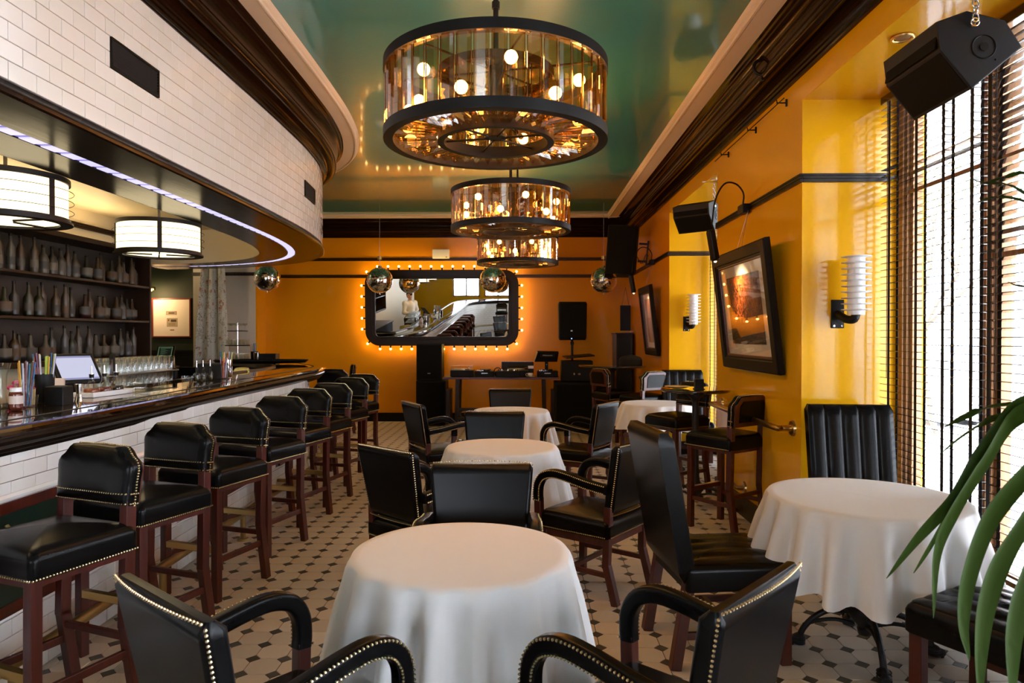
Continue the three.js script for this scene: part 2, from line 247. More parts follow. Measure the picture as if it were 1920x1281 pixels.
function tiling(parent, items, limit = 300) {                   // nearest in view become single parts, the rest one part
  items.sort((a, b) => a.key - b.key); const rest = [];
  items.forEach((t, i) => { const rx = rr(-0.004, 0.004), ry = t.turn + rr(-0.004, 0.004), g = t.w ? tileOf(t.w, t.h) : gFull;
    if (i < limit && t.key < 50) { const m = new THREE.Mesh(g, mTile[rnd() * 3 | 0]); m.name = 'tile'; m.position.set(t.x, t.y, -t.d); m.rotation.set(rx, ry, 0, 'YXZ'); parent.add(m); }
    else { const q = g.clone().applyMatrix4(new THREE.Matrix4().compose(V3(t.x, t.y, -t.d), new THREE.Quaternion().setFromEuler(new THREE.Euler(rx, ry, 0, 'YXZ')), V3(1, 1, 1))); rest.push(q); } });
  if (rest.length) { const m = new THREE.Mesh(mergeGeometries(rest), mTile[0]); m.name = 'tile'; m.userData.kind = 'stuff'; parent.add(m); }
}
{
  const wall = struct('wall_bulkhead', sweep(S, [[-0.13, 2.47], [-0.13, 3.58], [-0.006, 3.58], [-0.006, 2.47]]), mGrout), F = frameOf(S), items = [];
  const vents = [[3.25, 0], [6.28, 0]];
  const sAt = d => { let s = 0; while (F.at(s).d < d) s += 0.005; return s; };
  const vs = vents.map(([d]) => sAt(d)), y0 = 2.497;
  for (let r = 0; r < 10; r++) for (let s = F.len - 0.4 - (r % 2) * LBR / 2; s > 1; s -= LBR) {
    const q = F.at(s), y = y0 + HBR * (r + 0.5);
    let cut = [[s - 0.0752, s + 0.0752]];
    if (r === 4 || r === 5) for (const v of vs) cut = cut.flatMap(([a, b]) => b < v - 0.002 || a > v + 0.432 ? [[a, b]] : [[a, v - 0.002], [v + 0.432, b]].filter(([p, k]) => k - p > 0.012));
    for (const [a, b] of cut) { const c = F.at((a + b) / 2), o = { x: c.x - c.nx * 0.006, d: c.d - c.nd * 0.006, y, turn: facing(c.nx, c.nd), key: q.d > 2.4 && q.d < 7.8 ? q.d : 100 }; if (b - a < 0.149) { o.w = b - a; o.h = 0.0713; } items.push(o); }
  }
  tiling(wall, items);
  const dark = [[3.25, 'larger louvred black vent in the white tiled bulkhead, nearest the camera'], [6.28, 'small louvred black vent in the tiled bulkhead by its curved end']];
  vs.forEach((s, i) => { const q = F.at(s + 0.215), t = thing('air_vent', dark[i][1], 'vent', [q.x, y0 + HBR * 5, -q.d], facing(q.nx, q.nd), undefined), w = 0.43, h = HBR * 2 - 0.004;
    obj('frame', [box(w, 0.012, 0.012, 0, h / 2 - 0.006, 0.004), box(w, 0.012, 0.012, 0, -h / 2 + 0.006, 0.004), box(0.012, h, 0.012, -w / 2 + 0.006, 0, 0.004), box(0.012, h, 0.012, w / 2 - 0.006, 0, 0.004)], mBlack, t);
    obj('backing', box(w, h, 0.004, 0, 0, -0.003), mBlackSoft, t);
    for (let k = 0; k < 8; k++) obj('slat', box(w - 0.02, 0.012, 0.003, 0, -h / 2 + 0.02 + k * (h - 0.04) / 7, 0.004, 0, 0.7), mBlackSoft, t); });
  struct('trim_11', sweep(S, flip([[-0.14, 2.43], [0.012, 2.43], [0.022, 2.437], [0.024, 2.45], [0.016, 2.465], [0.004, 2.475], [-0.006, 2.495], [-0.14, 2.495]])), mSoffit);
  struct('trim_12', sweep(S, flip([[-0.285, 2.43], [-0.14, 2.43], [-0.14, 2.49], [-0.285, 2.49]])), mSoffit);
  struct('trim_13', sweep(S, flip([[-0.66, 2.43], [-0.365, 2.43], [-0.365, 2.49], [-0.66, 2.49]])), mSoffit);
  struct('trim_14', sweep(S, flip([[-0.662, 2.43], [-0.655, 2.43], [-0.655, 2.86], [-0.662, 2.86]])), mInner);
  struct('trim_15', sweep(S, flip([[-0.365, 2.485], [-0.285, 2.485], [-0.285, 2.50], [-0.365, 2.50]])), mBlack);
  struct('trim_16', sweep(S, flip(CROWN.map(([o, y]) => [o * 0.86, y])).map(([o, y]) => [o, y < 3.5 ? y - 0.01 : y])), mCornice);
  struct('trim_17', sweep(S, flip(BOARD.map(([o, y]) => [o * 0.86, y]))), mCream);
  // inner ceiling over the bar
  const poly = S.map((p, i) => { const q = F.at(Math.min(F.len - 0.001, i / 150 * F.len)); return [q.x - q.nx * 0.12, q.d - q.nd * 0.12]; });
  const sh = prism([...poly, [-4.9, 8.9], [-4.9, -4]], 0.05); sh.rotateX(-PI / 2).translate(0, 2.86, 0);
  struct('ceiling_bar', sh, mInner);
  // unseen warm strips added on inner rim and back ledge to brighten the bar ceiling
  const cove = thing('added_cove_light', 'unseen warm light strips added on the bulkhead rim and back bar ledge', 'strip light'), mCove = glow(1, 0.74, 0.38, 1.5);
  obj('strip', sweep(S.slice(30), [[-0.60, 2.491], [-0.56, 2.491], [-0.56, 2.50], [-0.60, 2.50]]), mCove, cove);
  for (let s = 2.2; s < F.len - 0.6; s += 0.85) { const q = F.at(s), l = new THREE.RectAreaLight(new THREE.Color().setRGB(1, 0.74, 0.38), 150, 0.05, 0.8); l.position.set(q.x - q.nx * 0.58, 2.512, -(q.d - q.nd * 0.58)); l.lookAt(q.x - q.nx * 1.2, 2.512 + 0.5, -(q.d - q.nd * 1.2)); l.rotateZ(PI / 2); scene.add(l); }
  obj('strip', slab(-4.42, -4.38, 2.482, 2.492, 2, 7.8), mCove, cove);
  for (let d = 2.4; d < 7.8; d += 0.9) { const l = new THREE.RectAreaLight(new THREE.Color().setRGB(1, 0.74, 0.38), 42, 0.05, 0.85); l.position.set(-4.4, 2.5, -d); l.lookAt(-4.05, 3.0, -d); l.rotateZ(PI / 2); scene.add(l); }
  // strip of light segments along the underside
  const strip = thing('light_strip', 'violet white strip light running along the underside of the bulkhead', 'strip light'), segs = [];
  for (let s = 5.6; s < F.len - 0.5; s += 0.145) { const q = F.at(s); if (q.d < 1.5) continue; const x = q.x - q.nx * 0.325, d = q.d - q.nd * 0.325; obj('light_segment', at(new RoundedBoxGeometry(0.072, 0.01, 0.10, 1, 0.003), x, 2.436, -d, 0, facing(q.nx, q.nd) - PI / 2), mLED, strip, {}); segs.push([x, d]); }
  const chan = sweep(S, flip([[-0.362, 2.437], [-0.288, 2.437], [-0.288, 2.442], [-0.362, 2.442]])); obj('channel', chan, glow(0.42, 0.34, 1, 0.55), strip);
  for (let i = 2; i < segs.length; i += 6) { const l = new THREE.RectAreaLight(new THREE.Color().setRGB(0.62, 0.62, 1), 0.7, 0.06, 0.8); l.position.set(segs[i][0], 2.428, -segs[i][1]); l.lookAt(segs[i][0], 0, -segs[i][1] - 0.001); scene.add(l); }
}
// ---------------------------------------------------------------- the bar
const LIP = dense([[1.2, -2.42], [0, -2.40], [-1.0, -2.32], [-1.7, -1.95], [-2.02, -1.2], [-2.10, 0], [-2.12, 1.5], [-2.13, 2.8], [-2.15, 3.7], [-2.18, 4.4], [-2.25, 5.6], [-2.29, 7.0], [-2.32, 7.8], [-2.44, 8.45], [-2.72, 9.05], [-3.3, 9.95], [-3.85, 10.5], [-4.3, 10.8]], 170);
const TP = dense([[1.2, -2.51], [0, -2.49], [-1.05, -2.41], [-1.78, -2.0], [-2.11, -1.2], [-2.19, 0], [-2.21, 1.5], [-2.22, 2.8], [-2.235, 4], [-2.26, 5.5], [-2.285, 6.8], [-2.34, 7.35], [-2.55, 8.1], [-2.95, 8.9], [-3.5, 9.6], [-4.1, 10.2]], 170);
{
  const top = thing('bar_counter', 'long dark polished bar counter curving past the tiled bar front', 'bar counter');
  obj('counter_top', sweep(LIP, flip([[-0.60, 1.10], [-0.02, 1.10], [-0.004, 1.112], [0.0, 1.128], [-0.003, 1.142], [-0.012, 1.149], [-0.022, 1.15], [-0.60, 1.15]])), mCounter, top);
  obj('edge_moulding', sweep(LIP, flip([[-0.12, 1.015], [-0.075, 1.015], [-0.07, 1.03], [-0.055, 1.035], [-0.052, 1.05], [-0.035, 1.056], [-0.022, 1.07], [-0.018, 1.085], [-0.028, 1.098], [-0.03, 1.105], [-0.12, 1.105]])), mLacquer, top);
  obj('inlay_strip', sweep(LIP, flip([[-0.165, 1.149], [-0.145, 1.149], [-0.145, 1.1525], [-0.165, 1.1525]])), mBlack, top);
  obj('rear_ledge', sweep(LIP, flip([[-0.63, 1.08], [-0.585, 1.08], [-0.585, 1.165], [-0.63, 1.165]])), mLacquer, top);
  const front = struct('wall_bar_front', sweep(TP, flip([[-0.12, 0], [-0.007, 0], [-0.007, 1.06], [-0.12, 1.06]])), mGrout);
  const F = frameOf(TP), items = [], sAt = d => { let s = 0; while (F.at(s).d < d) s += 0.005; return s; };
  const panels = [[0.2, 1.95], [2.35, 3.92], [4.46, 5.95], [6.35, 7.15]].map(([a, b]) => [sAt(a), sAt(b)]);
  for (let r = 0; r < 14; r++) { const y = r < 4 ? 0.04 + HBR * (r + 0.5) - 0.037 : 0.04 + HBR * (r + 0.5) - 0.037, h = HBR - 0.0018;
    for (let s = F.len - 0.3 - (r % 2) * LBR / 2; s > 0.1; s -= LBR) { const q = F.at(s); let skip = false;
      if (r >= 4 && r <= 10) for (const [a, b] of panels) if (s > a - 0.05 && s < b + 0.05) skip = true; if (skip) continue;
      items.push({ x: q.x - q.nx * 0.007, d: q.d - q.nd * 0.007, y, turn: facing(q.nx, q.nd), key: q.d > 2.7 && q.d < 7.3 ? q.d : 100 }); } }
  tiling(front, items);
  struct('trim_18', sweep(TP, flip([[-0.01, 0.305], [0.006, 0.305], [0.010, 0.312], [0.006, 0.322], [-0.01, 0.325]])), mTile[0]);
  struct('trim_19', sweep(TP, flip([[-0.01, 0.812], [0.004, 0.812], [0.012, 0.82], [0.016, 0.832], [0.008, 0.845], [-0.01, 0.85]])), mTile[0]);
  panels.forEach(([a, b], i) => { const pts = []; for (let s = a; s <= b + 0.001; s += (b - a) / 10) { const q = F.at(s); pts.push([q.x, q.d]); }
    const q0 = F.at(a), q1 = F.at(b), t = new THREE.Group(); t.name = 'front_panel'; front.add(t);
    const bx = (y0, y1, o0, o1) => sweep(pts, flip([[o0, y0], [o1, y0], [o1, y1], [o0, y1]]));
    obj('panel_board', bx(0.36, 0.77, -0.006, 0.002), mGreen, t);
    obj('rail', bx(0.325, 0.375, -0.006, 0.014), mWood, t); obj('rail', bx(0.765, 0.812, -0.006, 0.014), mWood, t);
    for (const q of [q0, q1]) obj('stile', box(0.05, 0.49, 0.02, q.x + q.nx * 0.004, 0.57, -(q.d + q.nd * 0.004), 0.003, 0, facing(q.nx, q.nd)), mWood, t);
    if (i === 1) { const h = F.at(sAt(2.83)); obj('hook', at(tube([[-0.06, 0.02, 0.02], [-0.055, -0.02, 0.05], [0, -0.05, 0.06], [0.055, -0.02, 0.05], [0.06, 0.02, 0.02]], 0.009, 8, 20), h.x, 0.70, -h.d, 0, facing(h.nx, h.nd)), mDullBrass, t); } });
  // brass foot rail
  const fr = thing('foot_rail', 'brass foot rail on brackets along the base of the bar', 'rail'), pts = []; for (let s = 1.5; s < F.len - 1.2; s += 0.12) { const q = F.at(s); pts.push([q.x + q.nx * 0.15, 0.20, -(q.d + q.nd * 0.15)]); }
  obj('rail', new THREE.TubeGeometry(new THREE.CatmullRomCurve3(pts.map(p => V3(...p))), 160, 0.026, 10, false), mDullBrass, fr);
  for (let s = sAt(2.75); s < F.len - 1.5; s += 1.18) { const q = F.at(s), p = o => [q.x + q.nx * o, -(q.d + q.nd * o)]; const a = p(0.0), b = p(0.15);
    obj('bracket', [rod([a[0], 0.2, a[1]], [b[0], 0.2, b[1]], 0.016), rod([b[0], 0, b[1]], [b[0], 0.2, b[1]], 0.02, 12), cyl(0.04, 0.045, 0.015, b[0], 0.0075, b[1], 16)], mDullBrass, fr); }
  // work counter behind, and the shelving of the back bar
  const wk = thing('work_counter', 'low steel work counter behind the polished bar', 'counter');
  obj('cabinet', slab(-3.32, -2.78, 0.06, 0.86, 0.6, 8.2), mBlack, wk); obj('steel_top', box(0.57, 0.03, 7.7, -3.05, 0.875, -4.4, 0.006), mSteel, wk);
}

// ---------------------------------------------------------------- windows, blinds and the world outside
function makeWindow(n, d0, d1) {
  const y0 = 0.2, y1 = 3.1, x0 = 2.50, x1 = 2.58, w = (d1 - d0) / 3, fr = [slab(x0, x1, y0, y0 + 0.09, d0, d1), slab(x0, x1, y1 - 0.09, y1, d0, d1)];
  const m = struct('window_' + n, fr, mOak), posts = [d0 + 0.04, d0 + w + 0.02, d1 - w + 0.02 - 0.1, d1 - 0.04];
  const ps = [d0 + 0.05, d0 + 0.80, d1 - 0.88, d1 - 0.05];
  ps.forEach(d => obj('post', [slab(x0 - 0.01, x1, y0 + 0.09, y1 - 0.09, d - 0.05, d + 0.05), slab(x0 - 0.025, x0 - 0.005, y0 + 0.09, y1 - 0.09, d - 0.025, d + 0.025)], mOak, m));
  for (let k = 0; k < 3; k++) { const a = ps[k] + 0.05, b = ps[k + 1] - 0.05, ys = k < 2 ? [2.47, 1.96] : [2.47];
    ys.forEach(y => obj('transom', slab(x0, x1, y - 0.025, y + 0.025, a, b), mOak, m));
    obj('sash', [slab(x0 + 0.01, x1 - 0.01, y0 + 0.09, y1 - 0.09, a, a + 0.035), slab(x0 + 0.01, x1 - 0.01, y0 + 0.09, y1 - 0.09, b - 0.035, b)], mOak, m);
    obj('pane', slab(x0 + 0.035, x0 + 0.041, y0 + 0.09, y1 - 0.09, a, b), mPane, m); }
}
makeWindow(1, 2.3, 4.68); makeWindow(3, 6.72, 8.96); makeWindow(4, -2.6, 1.7);
function makeBlind(label, d0, d1, tilt, tapes, xb = 2.375) {
  const t = thing('venetian_blind', label, 'blind', [xb, 0, -(d0 + d1) / 2]), L = d1 - d0, mid = (d0 + d1) / 2, y0 = 0.27, y1 = 3.04, n = 63, st = (y1 - y0) / n;
  const slat = clean(box(0.05, 0.0042, L, 0, 0, 0));
  for (let i = 0; i < n; i++) { const m = new THREE.Mesh(slat, mBlind); m.name = 'slat'; m.position.set(0, y0 + st * (i + 0.3), 0); m.rotation.z = tilt + rr(-0.015, 0.015); t.add(m); }
  obj('head_rail', box(0.06, 0.05, L, 0, 3.07, 0, 0.004), mBlind, t); obj('bottom_rail', box(0.052, 0.02, L, 0, y0 - 0.015, 0, 0.004), mBlind, t);
  tapes.forEach(d => { for (const s of [-1, 1]) obj('ladder_tape', box(0.0012, y1 - y0, 0.028, s * 0.027, (y0 + y1) / 2, mid - d), mBlackSoft, t);
    obj('rung', mergeGeometries(Array.from({ length: n }, (_, i) => clean(box(0.052, 0.0012, 0.003, 0, y0 + st * (i + 0.3) - 0.003, mid - d)))), mBlackSoft, t, { kind: 'stuff' }); });
  obj('cord', rod([-0.034, 1.25, L / 2 * -1 + 0.10], [-0.034, 3.05, -L / 2 + 0.10], 0.0022, 6), mBlackSoft, t);
  return t;
}
makeBlind('black slatted blind at the far part of the near window, beside the first wall lamp', 3.63, 4.64, -0.02, [4.53, 4.22, 3.95, 3.70]);
makeBlind('black slatted blind at the near part of the window, behind the palm leaves', 2.36, 3.60, -0.16, [3.56, 3.24, 2.86]);
makeBlind('black slatted blind in the far window bay, beyond the framed picture', 6.76, 8.93, -0.03, [8.86, 8.5, 8.1, 7.7, 7.3, 6.95]);
makeBlind('black slatted blind in the window bay beside the camera, out of view', -2.55, 1.65, -0.05, [1.5, 0.9, 0.3, -0.3, -0.9, -1.5, -2.1]);
{
  const out = M(0.62, 0.62, 0.60, 0.9), bark = M(0.10, 0.085, 0.07, 0.9), leaf = P(0.25, 0.36, 0.10, 0.8, 0, { side: THREE.DoubleSide });
  struct('ground', slab(2.7, 70, -0.5, -0.35, -40, 70), out);
  struct('pavement', slab(2.7, 9.5, -0.36, -0.28, -30, 50), M(0.68, 0.67, 0.65, 0.9));
  const tree = (x, d, h, label, s0) => { seed = s0; const t = thing('street_tree', label, 'tree', [x, -0.32, -d]), br = [], lf = [];
    const grow = (p, dir, len, r, lev) => { const q = p.clone().addScaledVector(dir, len), mid = p.clone().lerp(q, 0.5).add(V3(rr(-.06, .06), 0, rr(-.06, .06)).multiplyScalar(len)); br.push(tube([p, mid, q], r, 5, 4));
      if (lev > 3) { for (let k = 0; k < 9; k++) { const a = new THREE.CircleGeometry(0.035, 5); a.scale(0.7, 1.2, 1); lf.push(at(a, q.x + rr(-.25, .25), q.y + rr(-.25, .25), q.z + rr(-.25, .25), rr(0, 6), rr(0, 6), rr(0, 6))); } return; }
      const n = lev < 1 ? 4 : 3; for (let k = 0; k < n; k++) grow(q, dir.clone().multiplyScalar(0.7).add(V3(rr(-.8, .8), rr(0, .7), rr(-.8, .8))).normalize(), len * rr(.55, .78), r * 0.55, lev + 1); };
    grow(V3(0, 0, 0), V3(rr(-.15, .15), 1, rr(-.15, .15)).normalize(), h * 0.33, h * 0.0095, 0); obj('trunk', br, bark, t); obj('foliage', lf, leaf, t, { kind: 'stuff' }); };
  tree(7.4, 12.6, 6.0, 'thin bare branched tree outside the window, nearest the dark fence', 11); tree(9.6, 8.6, 6, 'slender forked street tree seen through the right hand window panes', 23);
  tree(12.5, 25, 8, 'farther leafy tree beyond the fence outside the window', 37); tree(16.5, 16.5, 7.5, 'pale budding tree across the street outside', 41);
  const f = thing('street_fence', 'grey upright railing fence across the street outside the window', 'fence', [13.8, -0.35, -24]); const mf = M(0.22, 0.27, 0.36, 0.6);
  for (let k = 0; k < 60; k++) obj('picket', box(0.05, 1.5, 0.05, 0, 0.85, -6 + k * 0.2), mf, f); obj('rail', [box(0.06, 0.06, 12.2, 0, 0.35, 0), box(0.06, 0.06, 12.2, 0, 1.4, 0)], mf, f);
  // a parked car
  const c = thing('parked_car', 'pale parked car outside the window beyond the pavement', 'car', [8.2, -0.33, -15.6], 0), pr = [[-2.1, 0.3], [-2.15, 0.75], [-1.9, 0.92], [-1.3, 0.98], [-0.75, 1.42], [0.75, 1.46], [1.35, 1.02], [2.0, 0.9], [2.15, 0.6], [2.1, 0.3]];
  obj('body', at(prism(pr, 1.7, 0.05), 0, 0, 0, 0, PI / 2), P(0.7, 0.72, 0.74, 0.3, 0, { clearcoat: 1 }), c);
  for (const s of [-1, 1]) { obj('side_window', at(prism([[-1.1, 1.0], [-0.7, 1.34], [0.7, 1.37], [1.15, 1.03]], 0.02), s * 0.86, 0, 0, 0, PI / 2), M(0.05, 0.08, 0.1, 0.1), c); for (const z of [-1.35, 1.35]) obj('wheel', cyl(0.32, 0.32, 0.2, s * 0.76, 0.33, z, 20, 0, 0, PI / 2), mBlack, c); }
  obj('windscreen', box(1.45, 0.02, 0.72, 0, 1.235, 1.06, 0, 0.62), M(0.08, 0.11, 0.14, 0.1), c);
  const b = thing('far_building', 'pale street building far across the road outside', 'building', [30, -0.4, -22]); obj('wall', box(6, 9, 40, 0, 4.5, 0), M(0.75, 0.74, 0.7, 0.9), b);
  for (let i = 0; i < 8; i++) for (let j = 0; j < 3; j++) obj('window', box(0.1, 1.6, 1.2, -3.02, 1.8 + j * 2.8, -17 + i * 4.6), M(0.2, 0.24, 0.3, 0.2), b);
}
seed = 99;
// ---------------------------------------------------------------- seating
function backPad(w0, w1, y0, y1, t, o = {}) {                   // upholstered back, w0 at the bottom, w1 at the top
  const n = 18, rings = [], H = y1 - y0;
  for (let k = 0; k <= n; k++) { const f = k / n, e = Math.min(f, 1 - f) * H, ed = e < 0.02 ? Math.sqrt(1 - ((0.02 - e) / 0.02) ** 2) : 1, sh = 0.014 * (1 - ed);
    const w = w0 + (w1 - w0) * f - 2 * sh, tt = Math.max(0.012, t - 2 * sh * 1.4), ring = [];
    const q = o.channels ? (() => { const m = 50, a = []; for (let i = 0; i <= m; i++) { const u = i / m * 2 - 1; a.push([-u * w / 2, -tt / 2, 0]); } for (let i = 0; i <= m; i++) { const u = i / m * 2 - 1, edge = Math.min(1, (1 - Math.abs(u)) * 12); a.push([u * w / 2, (tt / 2 - 0.01) + 0.013 * Math.sqrt(Math.abs(Math.sin((u + 1) / 2 * PI * o.channels))) * ed * edge, 1]); } return a; })() : rrect(w, tt, Math.min(0.022, tt / 2.2), 9);
    for (const p of q) { const x = p[0], z = p[1], puff = !o.channels && z > 0 && o.puff ? o.puff * (1 - (2 * x / w) ** 2) * Math.sin(f * PI) : 0; ring.push([x, y0 + H * f + (o.crown || 0) * f * (1 - (2 * x / w) ** 2), z + puff + (o.curve || 0) * x * x - (o.recline || 0) * (y0 + H * f - (o.pivot ?? 0.45)) + (o.z || 0)]); }
    rings.push(o.channels ? ring : ring.slice().reverse()); }
  return o.channels ? toCreasedNormals(loft(rings.map(flip).map(r => r.slice().reverse()), true, true), 0.9) : loft(rings, true, true);
}
function armGeo(pts, x, w, h) {
  const c = new THREE.CatmullRomCurve3(pts.map(([z, y]) => V3(0, y, z)), false, 'catmullrom', 0.5), n = 26, rings = [];
  for (let k = 0; k <= n; k++) { const p = c.getPoint(k / n), t = c.getTangent(k / n); rings.push(rrect(w, h, 0.016, 5).map(([a, b]) => [x + a, p.y + b * t.z, p.z - b * t.y])); } return loft(rings, true, true);
}
function armNails(pts, x, off) { const c = new THREE.CatmullRomCurve3(pts.map(([z, y]) => V3(0, y, z)), false, 'catmullrom', 0.5), L = c.getLength(), n = L / 0.0125 | 0, o = []; for (let k = 1; k < n; k++) { const p = c.getPointAt(k / n), t = c.getTangentAt(k / n); for (const b of off) o.push([x, p.y + b * t.z, p.z - b * t.y]); } return o; }

function makeStool() {                                          // high stool, front towards +z
  const t = thing('bar_stool', '', 'stool'), lx = 0.185;
  for (const s of [-1, 1]) { obj('leg', bar([s * lx, 0, 0.185], [s * lx, 0.665, 0.18], 0.044, 0.044), mWood, t);
    obj('leg', [bar([s * lx, 0, -0.245], [s * lx, 0.36, -0.19], 0.042, 0.046), bar([s * lx, 0.34, -0.19], [s * lx, 0.86, -0.205], 0.042, 0.046)], mWood, t); }
  obj('seat', at(pillow(0.455, 0.44, 0.10, 0.03, 0.035), 0, 0.655, -0.005), mLeather, t);
  obj('seat_frame', box(0.41, 0.03, 0.40, 0, 0.645, 0), mWood, t);
  const out = [[-0.205, 0.835], [0.205, 0.835], [0.208, 0.93], [0.214, 0.975], [0.212, 0.995], [0.198, 1.015], [0.18, 1.026], [0.166, 1.04], [0.152, 1.057], [0.135, 1.068], [0, 1.072], [-0.135, 1.068], [-0.152, 1.057], [-0.166, 1.04], [-0.18, 1.026], [-0.198, 1.015], [-0.212, 0.995], [-0.214, 0.975], [-0.208, 0.93]];
  const outD = out.flatMap((p, i) => { const q = out[(i + 1) % out.length], n = Math.max(1, Math.hypot(q[0] - p[0], q[1] - p[1]) / 0.02 | 0); return Array.from({ length: n }, (_, k) => [p[0] + (q[0] - p[0]) * k / n, p[1] + (q[1] - p[1]) * k / n]); });
  const tilt = g => g.translate(0, -0.84, 0).rotateX(-0.10).translate(0, 0.84, -0.205);
  const back = obj('backrest', tilt(toCreasedNormals(loft([[1, -0.031], [1.012, -0.024], [1.012, 0.010], [1, 0.022], [0.965, 0.030], [0.90, 0.036], [0.78, 0.041], [0.6, 0.045], [0.35, 0.048], [0.08, 0.049]].map(([s, z]) => outD.map(([x, y]) => [x * s, 0.955 + (y - 0.955) * s, z]))), 0.8)), mLeather, t);
  obj('back_panel', tilt(prism(out.map(([x, y]) => [x * 0.965, y > 1 ? y - 0.008 : y + 0.006]), 0.012, 0.003).translate(0, 0, -0.036)), mWood, t);
  obj('back_inset', tilt(prism([[-0.15, 0.875], [0.15, 0.875], [0.15, 1.0], [0.12, 1.03], [-0.12, 1.03], [-0.15, 1.0]], 0.012, 0.004).translate(0, 0, -0.042)), mLeather, t);
  const ZS = [[0, 0.049], [0.08, 0.049], [0.35, 0.048], [0.6, 0.045], [0.78, 0.041], [0.90, 0.036], [0.965, 0.030], [1, 0.022]];
  const zAt = (x, y) => { const dx = x, dy = y - 0.955, L = Math.hypot(dx, dy); let R = 9; outD.forEach((p, i) => { const q = outD[(i + 1) % outD.length], ax = p[0], ay = p[1] - 0.955, bx = q[0] - p[0], by = q[1] - p[1], den = dx / L * by - dy / L * bx; if (Math.abs(den) < 1e-9) return; const t = (ax * by - ay * bx) / den, u = (ax * dy / L - ay * dx / L) / den; if (t > 0 && u >= -1e-6 && u <= 1) R = Math.min(R, t); });
    const k = Math.min(1, L / R); for (let i = 1; i < ZS.length; i++) if (k <= ZS[i][0]) { const [a, za] = ZS[i - 1], [b, zb] = ZS[i]; return za + (zb - za) * (k - a) / (b - a); } return 0.022; };
  const rim = []; for (let i = 1; i < out.length; i++) rim.push(...along([...out[i], 0], [...out[(i + 1) % out.length], 0], 0.0125).slice(0, -1));
  const q = [...rim.map(([x, y]) => [x * 1.015, 0.955 + (y - 0.955) * 1.015, -0.010]), ...[0.842, 0.882].flatMap(y => along([-0.2, y, 0], [0.2, y, 0], 0.0125).map(([x, yy]) => [x, yy, zAt(x, yy)])), ...[-1, 1].flatMap(k => [0.842, 0.882].flatMap(y => along([k * 0.2115, y, 0.012], [k * 0.2115, y, -0.02], 0.0125)))];
  obj('nailhead_trim', [tilt(nails(q)), nails([...along([0.229, 0.664, -0.21], [0.229, 0.664, 0.21], 0.0125), ...along([-0.229, 0.664, -0.21], [-0.229, 0.664, 0.21], 0.0125), ...along([-0.22, 0.664, 0.217], [0.22, 0.664, 0.217], 0.0125)])], mBrassNail, t, { kind: 'stuff' });
  for (const s of [-1, 1]) obj('stretcher', bar([s * lx, 0.235, 0.185], [s * lx, 0.235, -0.21], 0.022, 0.034), mWood, t);
  obj('stretcher', bar([-lx, 0.30, -0.195], [lx, 0.30, -0.195], 0.03, 0.022), mWood, t); obj('foot_bar', bar([-lx, 0.30, 0.187], [lx, 0.30, 0.187], 0.036, 0.024), mWood, t);
  obj('brass_strip', [box(0.335, 0.004, 0.03, 0, 0.3195, 0.187, 0.001), box(0.335, 0.034, 0.004, 0, 0.303, 0.2, 0.001)], mBrass, t);
  return t;
}
const ARM = [[-0.235, 0.655], [-0.10, 0.672], [0.04, 0.698], [0.13, 0.705], [0.20, 0.682], [0.236, 0.63], [0.243, 0.57], [0.24, 0.53]];
function makeArmchair() {
  const t = thing('armchair', '', 'armchair'), lx = 0.215;
  obj('seat', at(pillow(0.50, 0.49, 0.10, 0.03, 0.03), 0, 0.37, 0.0), mLeather, t); obj('seat_rail', box(0.46, 0.05, 0.455, 0, 0.35, 0, 0.004), mWood, t);
  const bo = { curve: 0.42, recline: 0.2, pivot: 0.42, z: -0.215, puff: 0.016, crown: 0.008 };
  obj('backrest', backPad(0.43, 0.50, 0.50, 0.905, 0.062, bo), mLeather, t);
  const zOf = (x, y) => bo.curve * x * x - bo.recline * (y - 0.42) + bo.z - 0.024, n = [];
  for (const s of [-1, 1]) n.push(...along([s * 0.216, 0.51, 0], [s * 0.247, 0.895, 0], 0.0125).map(([x, y]) => [x, y, zOf(x, y)]));
  n.push(...along([-0.235, 0.905, 0], [0.235, 0.905, 0], 0.0125).map(([x, y]) => [x, y + 0.006 - 0.006 * (x / 0.25) ** 2, zOf(x, y)]), ...along([-0.21, 0.502, 0], [0.21, 0.502, 0], 0.0125).map(([x, y]) => [x, y, zOf(x, y) - 0.006]));
  for (const s of [-1, 1]) {
    const leg = obj('leg', [bar([s * lx, 0, 0.215], [s * lx, 0.36, 0.21], 0.04, 0.042)], mWood, t);
    obj('leg', [bar([s * lx, 0, -0.275], [s * lx, 0.22, -0.215], 0.04, 0.044), bar([s * lx, 0.2, -0.213], [s * lx * 0.98, 0.55, -0.225], 0.04, 0.042)], mWood, t);
    obj('arm_post', bar([s * 0.243, 0.35, 0.235], [s * 0.243, 0.55, 0.24], 0.042, 0.046), mWood, t);
    obj('armrest', armGeo(ARM, s * 0.245, 0.052, 0.056), mLeather, t);
    n.push(...armNails(ARM, s * 0.2715, [-0.021, 0.021]), ...[-0.02, -0.0066, 0.0066, 0.02].flatMap(a => [[s * 0.245 + a, 0.536, 0.2695], [s * 0.272, 0.536, 0.243 + a]]));
    n.push(...along([s * 0.251, 0.382, -0.22], [s * 0.251, 0.382, 0.2], 0.0125)); obj('stretcher', bar([s * lx, 0.16, 0.213], [s * lx, 0.16, -0.232], 0.02, 0.03), mWood, t); }
  n.push(...along([-0.22, 0.382, 0.243], [0.22, 0.382, 0.243], 0.0125), ...along([-0.22, 0.382, -0.248], [0.22, 0.382, -0.248], 0.0125));
  obj('stretcher', bar([-lx, 0.16, 0.03], [lx, 0.16, 0.03], 0.03, 0.02), mWood, t);
  obj('nailhead_trim', nails(n), mBrassNail, t, { kind: 'stuff' }); return t;
}
